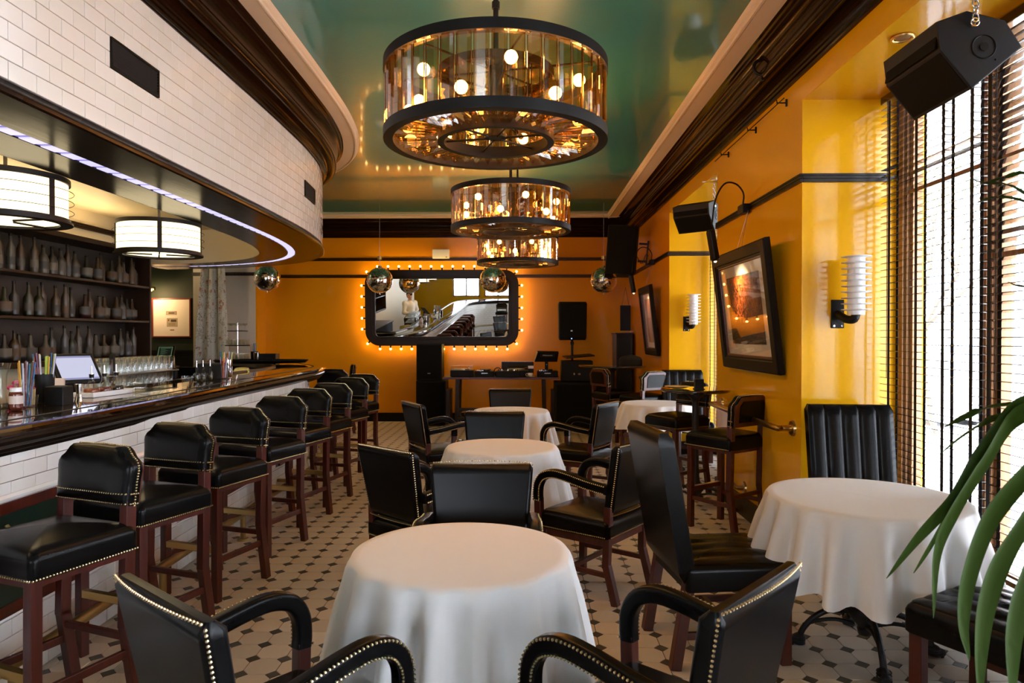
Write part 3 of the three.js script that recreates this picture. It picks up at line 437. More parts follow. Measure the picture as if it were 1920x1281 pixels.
function makeDining() {                                         // high backed chair with channel stitched leather
  const t = thing('dining_chair', '', 'chair'), lx = 0.215, ch = (u, v) => 0.012 * (Math.sqrt(Math.abs(Math.sin((u + 1) / 2 * PI * 5))) - 1);
  obj('seat', at(pillow(0.52, 0.52, 0.12, 0.02, 0.028, ch), 0, 0.36, 0.0), mLeather, t);
  obj('backrest', backPad(0.50, 0.52, 0.40, 1.085, 0.085, { channels: 5, recline: 0.17, pivot: 0.42, z: -0.245 }), mLeather, t);
  for (const s of [-1, 1]) { obj('leg', bar([s * lx, 0, 0.225], [s * lx, 0.37, 0.225], 0.05, 0.05), mWood, t); obj('leg', bar([s * lx, 0, -0.30], [s * lx, 0.42, -0.23], 0.05, 0.05), mWood, t); obj('stretcher', bar([s * lx, 0.15, 0.225], [s * lx, 0.15, -0.275], 0.022, 0.035), mWood, t); }
  obj('stretcher', bar([-lx, 0.15, 0.0], [lx, 0.15, 0.0], 0.035, 0.022), mWood, t); return t;
}
{ // ---- stools along the bar, all turned towards the room's near end
  const st = makeStool(), L = ['nearest bar stool, black leather with brass nailheads, lowest left of the row', 'second bar stool from the camera, its seat behind the nearest stool', 'third bar stool along the bar, its back in front of white tiles', 'fourth black leather bar stool from the camera along the bar', 'fifth black leather bar stool from the camera along the bar', 'sixth bar stool along the bar, partly behind the fifth', 'seventh bar stool along the bar, near its curved end', 'eighth bar stool, farthest of the row, in front of the orange wall', 'far dark bar stool under the curved end of the counter', 'red brown wooden stool back standing against the orange wall beyond the bar'];
  const xs = [-1.605, -1.62, -1.635, -1.645, -1.675, -1.665, -1.70, -1.735, -2.42, -2.55], ds = [2.86, 3.56, 4.35, 5.14, 5.9, 6.55, 7.4, 8.1, 9.3, 10.9], tn = [-0.36, -0.34, -0.31, -0.3, -0.28, -0.26, -0.27, -0.25, -0.1, -1.35];
  xs.forEach((x, i) => { const a = tn[i], f = [Math.sin(a), -Math.cos(a)], mx = x - 0.185, c = [mx + f[0] * 0.21, 0, -(ds[i] + f[1] * 0.21)]; if (!i) { st.position.set(...c); st.rotation.y = a; st.userData = { label: L[0], category: 'stool', group: 'bar stools along the counter' }; } else dup(st, c, a, L[i]); });
  // stools at the high tables by the right wall
  const R = [[1.58, 5.52, -0.58, 0.80, 'nearer high stool at the tall round table by the right wall, back to the camera'], [1.46, 6.72, -0.85, -0.50, 'high stool behind the nearer one at the tall round table by the right wall'], [1.52, 9.0, -0.5, 0.8, 'high stool with wooden back at the far tall table in the corner']];
  R.forEach(([x, d, fx, fd, l]) => dup(st, [x, 0, -d], facing(fx, fd), l, 'high stools at the tall tables'));
  dup(st, [1.22, 0, -9.62], facing(0.8, 0.4), 'dark high stool left of the far tall table in the corner', 'high stools at the tall tables');
  // behind the camera, seen in the wall mirror
  dup(st, [-0.9, 0, 1.75], PI, 'bar stool at the return of the bar, seen only in the wall mirror, left one', 'stools seen only in the mirror'); dup(st, [-0.1, 0, 1.8], PI, 'bar stool at the return of the bar, seen only in the wall mirror, right one', 'stools seen only in the mirror');
}
{ // ---- armchairs
  const a = makeArmchair(), put = [
    [-0.68, 1.86, 0.63, 0.77, 'black leather armchair at lower left, turned away towards the nearest white table'],
    [0.36, 1.93, -0.75, 0.66, 'black leather armchair at lower right of the nearest table, its back to the camera'],
    [-0.205, 3.06, 0.02, -1, 'armchair facing the camera across the nearest white table, brass nails along its top'],
    [-0.575, 4.02, 0.66, 0.75, 'armchair with its dark back to the camera, left of the second white table'],
    [0.42, 4.24, -0.80, 0.60, 'armchair right of the second white table, its seat and brass studded arm showing'],
    [-0.25, 5.36, 0.0, -1, 'armchair facing the camera behind the second white table'],
    [-0.79, 6.52, 0.86, 0.50, 'armchair at the left of the third white table, near the black speaker stack'],
    [0.50, 6.55, -0.86, 0.50, 'armchair at the right of the third white table, its back lit grey by the windows'],
    [-0.17, 7.72, 0.02, -1, 'farthest armchair, behind the third white table in front of the music desk']];
  put.forEach(([x, d, fx, fd, l], i) => { const p = [x, 0, -d], r = facing(fx, fd); if (!i) { a.position.set(...p); a.rotation.y = r; a.userData = { label: l, category: 'armchair', group: 'black leather armchairs' }; } else dup(a, p, r, l); });
  const c = makeDining(), pd = [
    [0.955, 3.42, 0.99, 0.12, 'high backed dining chair seen from behind, right of the aisle at the window table'],
    [2.03, 4.12, -0.10, -1, 'high backed channel stitched dining chair against the yellow window reveal'],
    [1.845, 2.66, -0.5, 0.86, 'black dining chair at the lower right corner behind the palm leaves'],
    [2.0, 8.55, 0, -1, 'dark chair in the far window bay behind the tall round table'],
    [-4.55, 9.9, 0, 1, 'black chair back standing beyond the bar under the curtain']];
  pd.forEach(([x, d, fx, fd, l], i) => { const p = [x, 0, -d], r = facing(fx, fd); if (!i) { c.position.set(...p); c.rotation.y = r; c.userData = { label: l, category: 'chair', group: 'channel stitched dining chairs' }; } else dup(c, p, r, l); });
}
// ---------------------------------------------------------------- tables and cloths
function makeTable(name, label, r, h, p, turn, top) {
  const t = thing(name, label, 'table', p, turn);
  obj('tabletop', lathe([[0, h - 0.03], [r - 0.012, h - 0.03], [r, h - 0.02], [r, h - 0.01], [r - 0.008, h], [0, h]], 48), top, t);
  obj('column', lathe([[0, 0.16], [0.055, 0.16], [0.06, 0.20], [0.04, 0.25], [0.034, 0.30], [0.042, 0.33], [0.03, 0.36], [0.028, h - 0.12], [0.04, h - 0.09], [0.10, h - 0.035], [0, h - 0.03]], 24), mIron, t);
  obj('hub', [lathe([[0, 0.11], [0.03, 0.115], [0.05, 0.14], [0.075, 0.17], [0.085, 0.205], [0.06, 0.225], [0, 0.23]], 24), lathe([[0, 0.075], [0.03, 0.08], [0.036, 0.11], [0, 0.12]], 16)], mIron, t);
  for (let k = 0; k < 4; k++) { const g = [tube([[0.05, 0.185, 0], [0.15, 0.185, 0], [0.22, 0.15, 0], [0.275, 0.09, 0], [0.30, 0.035, 0]], 0.015, 8, 20), tube([[0.05, 0.125, 0], [0.13, 0.14, 0], [0.21, 0.128, 0], [0.28, 0.10, 0]], 0.010, 8, 14), ball(0.030, 0.30, 0.03, 0, 12, [1.1, 1, 0.85]), ball(0.022, 0.33, 0.022, 0, 10, [1.2, 0.9, 1]), ...[0.012, 0.026, 0.04].map(y => at(new THREE.TorusGeometry(0.029, 0.0035, 6, 16), 0.302, y, 0, PI / 2)), ...[-1, 1].map(s => ball(0.010, 0.333, 0.012, s * 0.016, 8)), at(new THREE.TorusGeometry(0.02, 0.005, 6, 14), 0.10, 0.185, 0, 0, PI / 2)];
    obj('foot', g.map(q => q.rotateY(k * PI / 2 + PI / 4)), mIron, t); }
  return t;
}
function makeCloth(label, R, h, drop, p, folds, s0) {
  seed = s0; const nT = 200, prof = [], ph = Array.from({ length: 5 }, () => rr(0, 6.28)), rings = [];
  for (const s of [0.001, 0.25, 0.5, 0.75, 0.92, 1]) prof.push([s, -1]);
  for (let k = 1; k <= 30; k++) prof.push([1, k / 30]);
  for (const [s, f] of prof) { const ring = []; for (let i = 0; i < nT; i++) { const a = i / nT * 2 * PI;
      const w = Math.sin(folds * a + ph[0] + 1.3 * Math.sin(2 * a + ph[1]) + 0.8 * Math.sin(3 * a + ph[2])), w2 = Math.sin((folds * 1.7 | 0) * a + ph[3]);
      const sharp = Math.sign(w) * Math.pow(Math.abs(w), 0.62); let r, y;
      if (f < 0) { r = s * R; y = h + 0.003 + 0.0008 * Math.sin(3 * a + s * 9); if (s === 1) y -= 0.002; }
      else { const g = Math.pow(f, 0.75), L = drop * (1 + 0.045 * Math.sin(4 * a + ph[4]) + 0.02 * w); y = h + 0.001 - 0.004 * Math.min(1, f * 8) - L * f; r = R + 0.008 * Math.min(1, f * 14) + 0.075 * f + g * (0.044 * sharp + 0.010 * w2) * Math.min(1, f * 3) + 0.006 * sharp; }
      ring.push([Math.cos(a) * r, y, Math.sin(a) * r]); } rings.push(ring); }
  const c = obj('tablecloth', loft(rings.map(flip), true, false), mCloth, scene, { label, category: 'tablecloth', group: 'white round tablecloths' }); c.position.set(...p); return c;
}
const tabs = [[-0.232, 2.49, 0.384, 0.44, 'nearest', 'white cloth over the nearest round table, at the lower centre', 0.3], [-0.165, 4.85, 0.38, 0.42, 'second', 'white cloth over the second round table, between armchairs', 1.1], [-0.15, 7.2, 0.38, 0.4, 'third', 'white cloth over the farthest table of the centre line', 0.7], [1.645, 3.38, 0.44, 0.37, 'window', 'largest white cloth, over the table beside the near window', 0.59], [1.50, 8.0, 0.38, 0.27, 'far right', 'short white cloth over the small far table beyond the tall stools', 0.2]];
tabs.forEach(([x, d, r, drop, n, label, turn], i) => { makeTable('cafe_table', ['round table on an iron base, hidden under the nearest white cloth', 'round table under the white cloth between the middle armchairs', 'round table under the farthest white cloth of the centre line', 'round table whose clawed black iron foot shows under the window table cloth', 'round table under the short cloth at the far right'][i], r, 0.745, [x, 0, -d], turn, mDarkWood); makeCloth(label, r + 0.004, 0.747, drop, [x, 0, -d], [15, 16, 15, 17, 14][i], 100 + i * 7); });
seed = 55;
makeTable('tall_table', 'tall round table with a polished dark top and iron foot in the far window bay', 0.30, 1.06, [1.50, 0, -6.14], 0.4, mCounter);
makeTable('tall_table', 'tall dark table in the far right corner before the orange wall', 0.5, 1.09, [1.28, 0, -10.2], 0.2, mCounter);
// ---------------------------------------------------------------- chandeliers
function makeChandelier() {
  const t = thing('chandelier', '', 'chandelier'), ring = (r0, r1, y0, y1, n = 96) => lathe([[r0, y0], [r1, y0], [r1, y1], [r0, y1], [r0, y0]], n);
  const hard = g => toCreasedNormals(g, 0.5);
  obj('bottom_ring', hard(ring(0.458, 0.5, 0, 0.045)), mBronze, t); obj('inner_ring', hard(ring(0.233, 0.262, 0, 0.05, 64)), mBronze, t);
  obj('top_ring', hard(ring(0.458, 0.5, 0.30, 0.343)), mBronze, t); obj('inner_ring', hard(ring(0.236, 0.262, 0.285, 0.32, 64)), mBronze, t);
  const mRefraction = M(0.16, 0.10, 0.035, 0.16, 0.85), edges = (w, l, t, x) => mergeGeometries([-1, 1].map(k => clean(box(t, l, w, k * x, 0, 0))));  // amber metal strips imitate the dark refraction lines along the prism sides
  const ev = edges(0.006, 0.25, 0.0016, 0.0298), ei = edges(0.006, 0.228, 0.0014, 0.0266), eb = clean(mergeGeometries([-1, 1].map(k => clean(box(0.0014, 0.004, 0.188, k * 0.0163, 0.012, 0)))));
  const put = (p, g) => { const m = new THREE.Mesh(g, mRefraction); m.name = 'refraction_strip'; p.add(m); };
  const gv = clean(prism([[-0.029, -0.004], [0.029, -0.004], [0.029, 0.001], [0.017, 0.013], [-0.017, 0.013], [-0.029, 0.001]], 0.256).rotateX(-PI / 2)), N = 44;
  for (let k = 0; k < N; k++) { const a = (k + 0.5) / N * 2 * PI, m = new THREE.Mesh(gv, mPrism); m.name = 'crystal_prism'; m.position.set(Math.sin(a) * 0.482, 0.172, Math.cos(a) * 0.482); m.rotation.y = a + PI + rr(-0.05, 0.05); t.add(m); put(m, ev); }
  const gb = clean(prism([[-0.016, 0.012], [0.016, 0.012], [0, -0.012]], 0.19)), gi = clean(prism([[-0.026, -0.005], [0.026, -0.005], [0.016, 0.008], [-0.016, 0.008]], 0.232).rotateX(-PI / 2));
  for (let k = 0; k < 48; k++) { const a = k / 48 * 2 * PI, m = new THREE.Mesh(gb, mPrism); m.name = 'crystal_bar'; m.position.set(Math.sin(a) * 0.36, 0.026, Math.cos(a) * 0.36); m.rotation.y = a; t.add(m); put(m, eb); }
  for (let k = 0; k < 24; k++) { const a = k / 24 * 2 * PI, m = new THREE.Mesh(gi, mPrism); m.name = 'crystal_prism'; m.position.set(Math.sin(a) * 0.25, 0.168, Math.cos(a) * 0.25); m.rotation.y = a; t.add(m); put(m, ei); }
  obj('column', [cyl(0.036, 0.036, 0.33, 0, 0.19, 0, 24), cyl(0.05, 0.05, 0.012, 0, 0.03, 0, 24), cyl(0.05, 0.042, 0.02, 0, 0.355, 0, 24)], mBronze, t);
  obj('rod', [cyl(0.012, 0.012, 0.84, 0, 0.78, 0, 14), cyl(0.018, 0.018, 0.03, 0, 0.62, 0, 14)], mBronze, t); obj('canopy', lathe([[0, 1.17], [0.03, 1.172], [0.065, 1.195], [0.065, 1.209], [0, 1.209]], 28), mBronze, t);
  for (let k = 0; k < 6; k++) { const a = k / 6 * 2 * PI + 0.3, s = Math.sin(a), c = Math.cos(a); obj('spoke', [rod([s * 0.03, 0.325, c * 0.03], [s * 0.47, 0.325, c * 0.47], 0.005), rod([s * 0.03, 0.025, c * 0.03], [s * 0.245, 0.025, c * 0.245], 0.005)], mBronze, t); }
  for (let j = 0; j < 2; j++) for (let k = 0; k < 6; k++) { const a = (k + 0.5 * j) / 6 * 2 * PI + 0.2, s = Math.sin(a), c = Math.cos(a), y = j ? 0.125 : 0.238;
    const b = obj('bulb', ball(0.027, s * 0.385, y, c * 0.385, 14), mBulb, t); obj('socket', [rod([s * 0.27, y, c * 0.27], [s * 0.352, y, c * 0.352], 0.014, 12), rod([s * 0.02, y, c * 0.02], [s * 0.28, y, c * 0.28], 0.005)], mBronze, b); }
  return t;
}
{
  const c = makeChandelier(), q = [[-0.133, 3.13, 'largest chandelier, nearest the camera, a drum of amber glass prisms with glowing bulbs'], [-0.122, 5.8, 'middle one of the three amber glass drum chandeliers hanging in a row'], [-0.095, 8.5, 'farthest and smallest looking amber glass drum chandelier, above the wall mirror']];
  q.forEach(([x, d, l], i) => { const p = [x, 2.391, -d]; if (!i) { c.position.set(...p); c.userData = { label: l, category: 'chandelier', group: 'amber glass drum chandeliers' }; } else dup(c, p, 0.13 * i, l);
    for (let j = 0; j < 2; j++) for (let k = 0; k < 6; k++) { const a = (k + 0.5 * j) / 6 * 2 * PI + 0.2 + 0.13 * i; lamp(x + Math.sin(a) * 0.385, 2.391 + (j ? 0.125 : 0.238), -d + Math.cos(a) * 0.385, CHANDELIER_CD, WARM, 0.03); } });
}
// ---------------------------------------------------------------- drum pendants over the bar
function makePendant() {
  const t = thing('pendant_lamp', '', 'lamp'), R = 0.30, hard = g => toCreasedNormals(g, 0.5), ring = (r0, r1, y0, y1) => hard(lathe([[r0, y0], [r1, y0], [r1, y1], [r0, y1], [r0, y0]], 64));
  obj('shade', hard(lathe([[R - 0.004, 0.03], [R, 0.03], [R, 0.235], [R - 0.004, 0.235]], 64)), mDrum, t); obj('diffuser', cyl(R - 0.035, R - 0.035, 0.006, 0, 0.018, 0, 48), mDrum, t);
  obj('top_ring', ring(R - 0.02, R + 0.012, 0.232, 0.262), mBronze, t); obj('bottom_ring', [ring(R - 0.04, R + 0.025, 0.0, 0.012), ring(R - 0.01, R + 0.012, 0.0, 0.032)], mBronze, t);
  for (let k = 0; k < 4; k++) { const a = k / 4 * 2 * PI + 0.5, s = Math.sin(a), c = Math.cos(a); obj('strap', box(0.032, 0.24, 0.008, s * (R + 0.006), 0.132, c * (R + 0.006), 0.002, 0, a), mBronze, t); obj('spoke', rod([s * 0.05, 0.008, c * 0.05], [s * R, 0.008, c * R], 0.006), mBronze, t); }
  for (const y of [0.075, 0.13, 0.185]) obj('wire_hoop', at(new THREE.TorusGeometry(R + 0.028, 0.0018, 6, 72), 0, y, 0, PI / 2), mBronze, t);
  obj('rod', [cyl(0.010, 0.010, 0.42, 0, 0.45, 0, 12), rod([-R, 0.25, 0], [R, 0.25, 0], 0.006), rod([0, 0.25, -R], [0, 0.25, R], 0.006)], mBronze, t); obj('canopy', cyl(0.065, 0.065, 0.03, 0, 0.645, 0, 24), mBronze, t); return t;
}
{ const p = makePendant(); [[-2.93, 5.5, 'glowing cream drum pendant with dark hoops over the bar, the whole one in view'], [-2.93, 3.86, 'glowing cream drum pendant cut by the left edge of the picture']].forEach(([x, d, l], i) => { const q = [x, 2.165, -d]; if (!i) { p.position.set(...q); p.userData = { label: l, category: 'lamp', group: 'drum pendants over the bar' }; } else dup(p, q, 0.9, l); });
  for (const d of [5.5, 3.86, 2.2]) { const l = new THREE.RectAreaLight(new THREE.Color().setRGB(1, 0.76, 0.42), DRUM, 0.45, 0.45); l.position.set(-2.93, 2.155, -d); l.lookAt(-2.93, 0, -d - 0.001); scene.add(l);
    const u = new THREE.RectAreaLight(new THREE.Color().setRGB(1, 0.76, 0.42), DRUM * 4, 0.4, 0.4); u.position.set(-2.93, 2.44, -d); u.lookAt(-2.93, 5, -d - 0.001); scene.add(u); }
  dup(p, [-2.93, 2.165, -2.2], 0.4, 'glowing drum pendant over the bar, left of the picture, seen only in the mirror'); }
// ---------------------------------------------------------------- the mirror with its bulbs
function rrShape(w, h, r, hole) { const f = (S, w, h, r) => { S.moveTo(-w / 2 + r, -h / 2); S.lineTo(w / 2 - r, -h / 2); S.absarc(w / 2 - r, -h / 2 + r, r, -PI / 2, 0); S.lineTo(w / 2, h / 2 - r); S.absarc(w / 2 - r, h / 2 - r, r, 0, PI / 2); S.lineTo(-w / 2 + r, h / 2); S.absarc(-w / 2 + r, h / 2 - r, r, PI / 2, PI); S.lineTo(-w / 2, -h / 2 + r); S.absarc(-w / 2 + r, -h / 2 + r, r, PI, PI * 1.5); return S; };
  const s = f(new THREE.Shape(), w, h, r); if (hole) s.holes.push(f(new THREE.Path(), ...hole)); return s; }
const ext = (s, d, b = 0.004) => new THREE.ExtrudeGeometry(s, { depth: d - 2 * b, bevelEnabled: b > 0, bevelSize: b, bevelThickness: b, bevelSegments: 2, curveSegments: 14 }).translate(0, 0, b);
{
  const W = 2.70, H = 1.33, t = thing('wall_mirror', 'wide dark framed mirror ringed with glowing bulbs on the orange back wall', 'mirror', [-1.474, 1.35, -12.27]); t.rotation.x = 0.0595;
  const cy = H / 2, hw = 2.363, hh = 1.026;
  obj('frame', [ext(rrShape(W, H, 0.25, [hw + 0.14, hh + 0.14, 0.17]), 0.05), ext(rrShape(W - 0.05, H - 0.05, 0.23, [hw + 0.1, hh + 0.1, 0.16]), 0.075), ext(rrShape(hw + 0.17, hh + 0.17, 0.16, [hw + 0.06, hh + 0.06, 0.13]), 0.06), ext(rrShape(hw + 0.075, hh + 0.075, 0.12, [hw, hh, 0.08]), 0.045)].map(g => g.translate(0, cy, 0)), mDarkWood, t);
  obj('mirror_glass', new THREE.ShapeGeometry(rrShape(hw + 0.01, hh + 0.01, 0.08), 14).translate(0, cy, 0.02), mMirror, t); obj('backing', ext(rrShape(W - 0.1, H - 0.1, 0.2), 0.012).translate(0, cy, 0.002), mBlack, t);
  const bl = []; const put = (x, y, nx, ny) => bl.push([x, y, nx, ny]);
  for (let i = 0; i < 13; i++) put(-1.128 + i * 0.1897, H, 0, 1); for (let i = 0; i < 13; i++) put(-1.10 + i * 0.188, 0, 0, -1);
  for (let i = 0; i < 5; i++) { put(-W / 2, 0.29 + i * 0.192, -1, 0); put(W / 2, 0.27 + i * 0.197, 1, 0); }
  for (const [sx, sy] of [[-1, -1], [1, -1], [-1, 1], [1, 1]]) put(sx * (W / 2 - 0.075), cy + sy * (H / 2 - 0.075), sx * 0.707, sy * 0.707);
  const D0 = -12.27, cs = Math.cos(0.0595), sn = Math.sin(0.0595);
  bl.forEach(([x, y, nx, ny]) => { const q = o => [x + nx * o, y + ny * o, 0.035], c = q(0.062); const b = obj('bulb', ball(0.021, ...c, 12), mMarquee, t); obj('socket', rod(q(0.0), q(0.045), 0.014, 10), mBlack, b);
    if (!(y === 0 && x > -0.42 && x < 0.1)) lamp(-1.474 + c[0], 1.35 + c[1] * cs - c[2] * sn, D0 + c[1] * sn + c[2] * cs, MARQUEE_CD, [1, 0.62, 0.12], 0.02); });
}
// mirror balls
function makeBall() { const t = thing('mirror_ball', '', 'mirror ball'), r = 0.2, tl = [], n = 26; for (let i = 0; i < n; i++) { const th = (i + 0.5) / n * PI, m = Math.max(4, Math.round(2 * PI * Math.sin(th) * r / 0.0238)); for (let k = 0; k < m; k++) { const a = k / m * 2 * PI, g = new THREE.BoxGeometry(0.0222, 0.0225, 0.004); g.translate(0, 0, r); g.rotateX(rr(-0.02, 0.02) - (PI / 2 - th)); g.rotateY(a + rr(-0.02, 0.02)); tl.push(g); } }
  obj('ball', ball(r - 0.001, 0, 0, 0, 32), mBlack, t); obj('mirror_facet', tl, mDisco, t, { kind: 'stuff' }); obj('cap', [cyl(0.03, 0.035, 0.03, 0, r + 0.008, 0, 16), cyl(0.008, 0.012, 0.03, 0, -r - 0.012, 0, 10)], mChrome, t); obj('motor', cyl(0.035, 0.035, 0.05, 0, r + 0.15, 0, 16), mDullBrass, t); obj('wire', [rod([0, r, 0], [0, r + 0.13, 0], 0.004), rod([0, r + 0.17, 0], [0, 1.2, 0], 0.003, 6)], mSteel, t); return t; }
{ const b = makeBall(); [[-4.045, 2.42, 'mirror ball below the curved bulkhead, leftmost of the four'], [-2.275, 2.387, 'mirror ball hanging at the top left corner of the bulb lit mirror'], [-0.505, 2.395, 'mirror ball hanging before the right part of the bulb lit mirror'], [1.215, 2.382, 'rightmost mirror ball, between the wall mirror and the tilted loudspeaker']].forEach(([x, y, l], i) => { const p = [x, y, -10.8]; if (!i) { b.position.set(...p); b.userData = { label: l, category: 'mirror ball', group: 'hanging mirror balls' }; } else dup(b, p, i * 0.8, l); }); }
// ---------------------------------------------------------------- wall lamps, pictures and fittings on the right wall
function makeSconce() { const t = thing('wall_lamp', '', 'lamp'), h = 0.375;
  obj('cylinder', cyl(0.053, 0.053, h, 0, 0.1875, 0.15, 32), mWhite, t); for (let k = 0; k < 10; k++) obj('fin', toCreasedNormals(lathe([[0.05, 0.026 + k * 0.038], [0.089, 0.032 + k * 0.038], [0.0905, 0.036 + k * 0.038], [0.05, 0.038 + k * 0.038]], 40, 0, 0, 0.15), 0.5), mWhite, t);
  obj('back_plate', box(0.085, 0.19, 0.012, -0.055, 0.01, 0.006, 0.003), mBlack, t); obj('arm', tube([[-0.055, 0.01, 0.01], [-0.04, -0.025, 0.09], [-0.01, -0.028, 0.14], [0, 0.01, 0.15]], 0.027, 12, 20), mBlack, t);
  for (const [x, y] of [[-0.08, -0.07], [-0.03, -0.07]]) obj('screw', cyl(0.006, 0.006, 0.006, x, y, 0.013, 10, PI / 2), mChrome, t); return t; }
{ const s = makeSconce(); s.position.set(2.14, 1.66, -4.68); s.userData = { label: 'larger white finned wall lamp on the yellow reveal beside the near window', category: 'lamp', group: 'white finned wall lamps' }; dup(s, [2.125, 1.665, -8.96], 0, 'smaller white finned wall lamp in the far yellow window bay'); }
function paintTex(w, h, f) { const c = document.createElement('canvas'); c.width = w; c.height = h; const x = c.getContext('2d'); f(x, w, h); const t = new THREE.CanvasTexture(c); t.colorSpace = THREE.SRGBColorSpace; return t; }
function picture(name, label, w, h, D, lean, art, aw, ah, ax, ay, fw) {
  const t = thing(name, label, 'picture', [XW - 0.012, 1.25, -D], -PI / 2); t.rotation.order = 'YXZ'; t.rotation.x = lean;
  obj('frame', [ext(rrShape(w, h, 0.003, [w - 2 * fw, h - 2 * fw, 0.002]), 0.04, 0.003), ext(rrShape(w - 0.02, h - 0.02, 0.003, [w - 2 * fw + 0.04, h - 2 * fw + 0.04, 0.002]), 0.052, 0.006)].map(g => g.translate(0, h / 2, 0)), mFrame, t);
  obj('inner_trim', ext(rrShape(w - 2 * fw + 0.004, h - 2 * fw + 0.004, 0.002, [w - 2 * fw - 0.03, h - 2 * fw - 0.03, 0.002]), 0.032, 0.003).translate(0, h / 2, 0), mWood, t);
  obj('mat_board', box(w - 2 * fw, h - 2 * fw, 0.006, 0, h / 2, 0.012), M(0.62, 0.57, 0.51, 0.7), t);
  obj('print', new THREE.PlaneGeometry(aw, ah).translate(ax, h / 2 + ay, 0.0165), M(1, 1, 1, 0.5, 0, { map: art }), t, { keepUV: true });
  obj('glazing', box(w - 2 * fw, h - 2 * fw, 0.003, 0, h / 2, 0.022), mPane, t);
  obj('wire', [rod([-0.06, h - 0.01, 0.01], [0, h + 0.30 - 0.0, -0.1], 0.0015, 5), rod([0.06, h - 0.01, 0.01], [0, h + 0.3, -0.1], 0.0015, 5)], mSteel, t); return t;
}
{ const art1 = paintTex(512, 640, (x, w, h) => { seed = 5; x.fillStyle = '#3a1c0c'; x.fillRect(0, 0, w, h); x.fillStyle = '#2b2622'; x.fillRect(0, 0, w, h * 0.28);
    for (let i = 0; i < 2600; i++) { const u = rnd(), v = rnd() * 0.62, d = Math.abs(u - 0.33 - 0.05 * Math.sin(v * 9)), l = Math.exp(-d * d * 30) * 190 + rnd() * 70; x.fillStyle = `rgb(${50 + l | 0},${24 + l * 0.55 | 0},${10 + l * 0.3 | 0})`; x.fillRect(u * w, v * h, 3 + rnd() * 12, 8 + rnd() * 34); }
    for (let i = 0; i < 900; i++) { const u = rnd(), v = 0.12 + rnd() * 0.55; x.fillStyle = rnd() < 0.6 ? '#1a0d07' : '#6b3413'; x.fillRect(u * w, v * h, 2 + rnd() * 7, 6 + rnd() * 22); }
    x.fillStyle = '#5a3014'; x.fillRect(0, h * 0.72, w, h * 0.12); x.fillStyle = '#160d08'; x.beginPath(); x.moveTo(0, h * 0.86); x.bezierCurveTo(w * 0.3, h * 0.74, w * 0.6, h * 0.8, w * 0.72, h * 0.88); x.lineTo(w, h * 0.93); x.lineTo(w, h); x.lineTo(0, h); x.fill();
    for (let i = 0; i < 500; i++) { const u = rnd(), v = 0.72 + rnd() * 0.28; x.fillStyle = rnd() < 0.5 ? '#2a170b' : '#7a4a22'; x.fillRect(u * w, v * h, 4 + rnd() * 26, 2 + rnd() * 3); } });
  picture('framed_picture', 'larger framed autumn scene leaning from the orange wall, bright tree in its print', 1.36, 0.98, 5.615, 0.115, art1, 0.83, 0.56, 0.0, 0.0, 0.105);
  const art2 = paintTex(384, 512, (x, w, h) => { seed = 6; for (let j = 0; j < 64; j++) for (let i = 0; i < 48; i++) { const v = j / 64, u = i / 48, l = 70 + 60 * Math.exp(-((u - 0.5) ** 2) * 60) + 25 * (rnd() - 0.5) - 30 * v; x.fillStyle = `rgb(${l + 20 | 0},${l * 0.8 | 0},${l * 0.6 | 0})`; x.fillRect(i * 8, j * 8, 8, 8); } x.strokeStyle = '#cdb79a'; x.lineWidth = 10; x.beginPath(); x.moveTo(w * 0.45, h * 0.05); x.lineTo(w * 0.55, h * 0.98); x.stroke(); for (let i = 0; i < 400; i++) { x.fillStyle = rnd() < 0.5 ? '#4a3626' : '#a58b6c'; x.fillRect(rnd() * w, h * (0.45 + rnd() * 0.55), 3, 3 + rnd() * 12); } });
  picture('framed_picture', 'smaller looking framed brown print on the far pier, past the window bay', 0.92, 0.98, 9.92, 0.115, art2, 0.42, 0.62, 0.0, 0.0, 0.09);
  // picture lamps
  const pl = thing('picture_lamp', 'black tube picture lamp on a curved arm over the larger framed picture', 'lamp', [XW, 2.57, -5.78]);
  obj('mount', box(0.06, 0.075, 0.14, -0.045, 0.0, 0, 0.008), mBlack, pl); obj('arm', tube([[-0.05, 0.04, 0], [-0.05, 0.13, 0.01], [-0.12, 0.20, 0.04], [-0.23, 0.19, 0.10], [-0.32, 0.05, 0.16], [-0.36, -0.16, 0.2]], 0.007, 8, 30), mBronze, pl);
  obj('lamp_tube', bar([-0.375, -0.20, 0.21], [-0.33, -0.45, 0.20], 0.062, 0.062, 0.02), mBlack, pl); obj('lamp_glow', ball(0.011, -0.331, -0.449, 0.199, 10), mBulb, pl);
  dup(pl, [XW, 2.57, -9.95], 0, 'black tube picture lamp on a curved arm over the farther framed picture');
  for (const D of [5.58, 9.75]) { const s = new THREE.SpotLight(new THREE.Color().setRGB(1, 0.66, 0.32), 2.6, 0, 0.9, 0.7); s.position.set(XW - 0.318, 2.08, -D); s.target.position.set(XW, 1.75, -D - 0.02); s.castShadow = true; scene.add(s, s.target); }
  // thin rod with brackets under the crown moulding
  const tr = thing('picture_rod', 'thin rod on small brackets high on the orange wall', 'rod'); obj('rod', rod([XW - 0.06, 3.17, -4.85], [XW - 0.06, 3.17, -6.6], 0.004), mBronze, tr); for (const d of [4.95, 5.6, 6.35]) obj('bracket', [box(0.012, 0.05, 0.012, XW - 0.006, 3.17, -d), rod([XW, 3.17, -d], [XW - 0.075, 3.17, -d], 0.005), rod([XW - 0.07, 3.165, -d], [XW - 0.075, 3.19, -d], 0.004)], mBronze, tr);
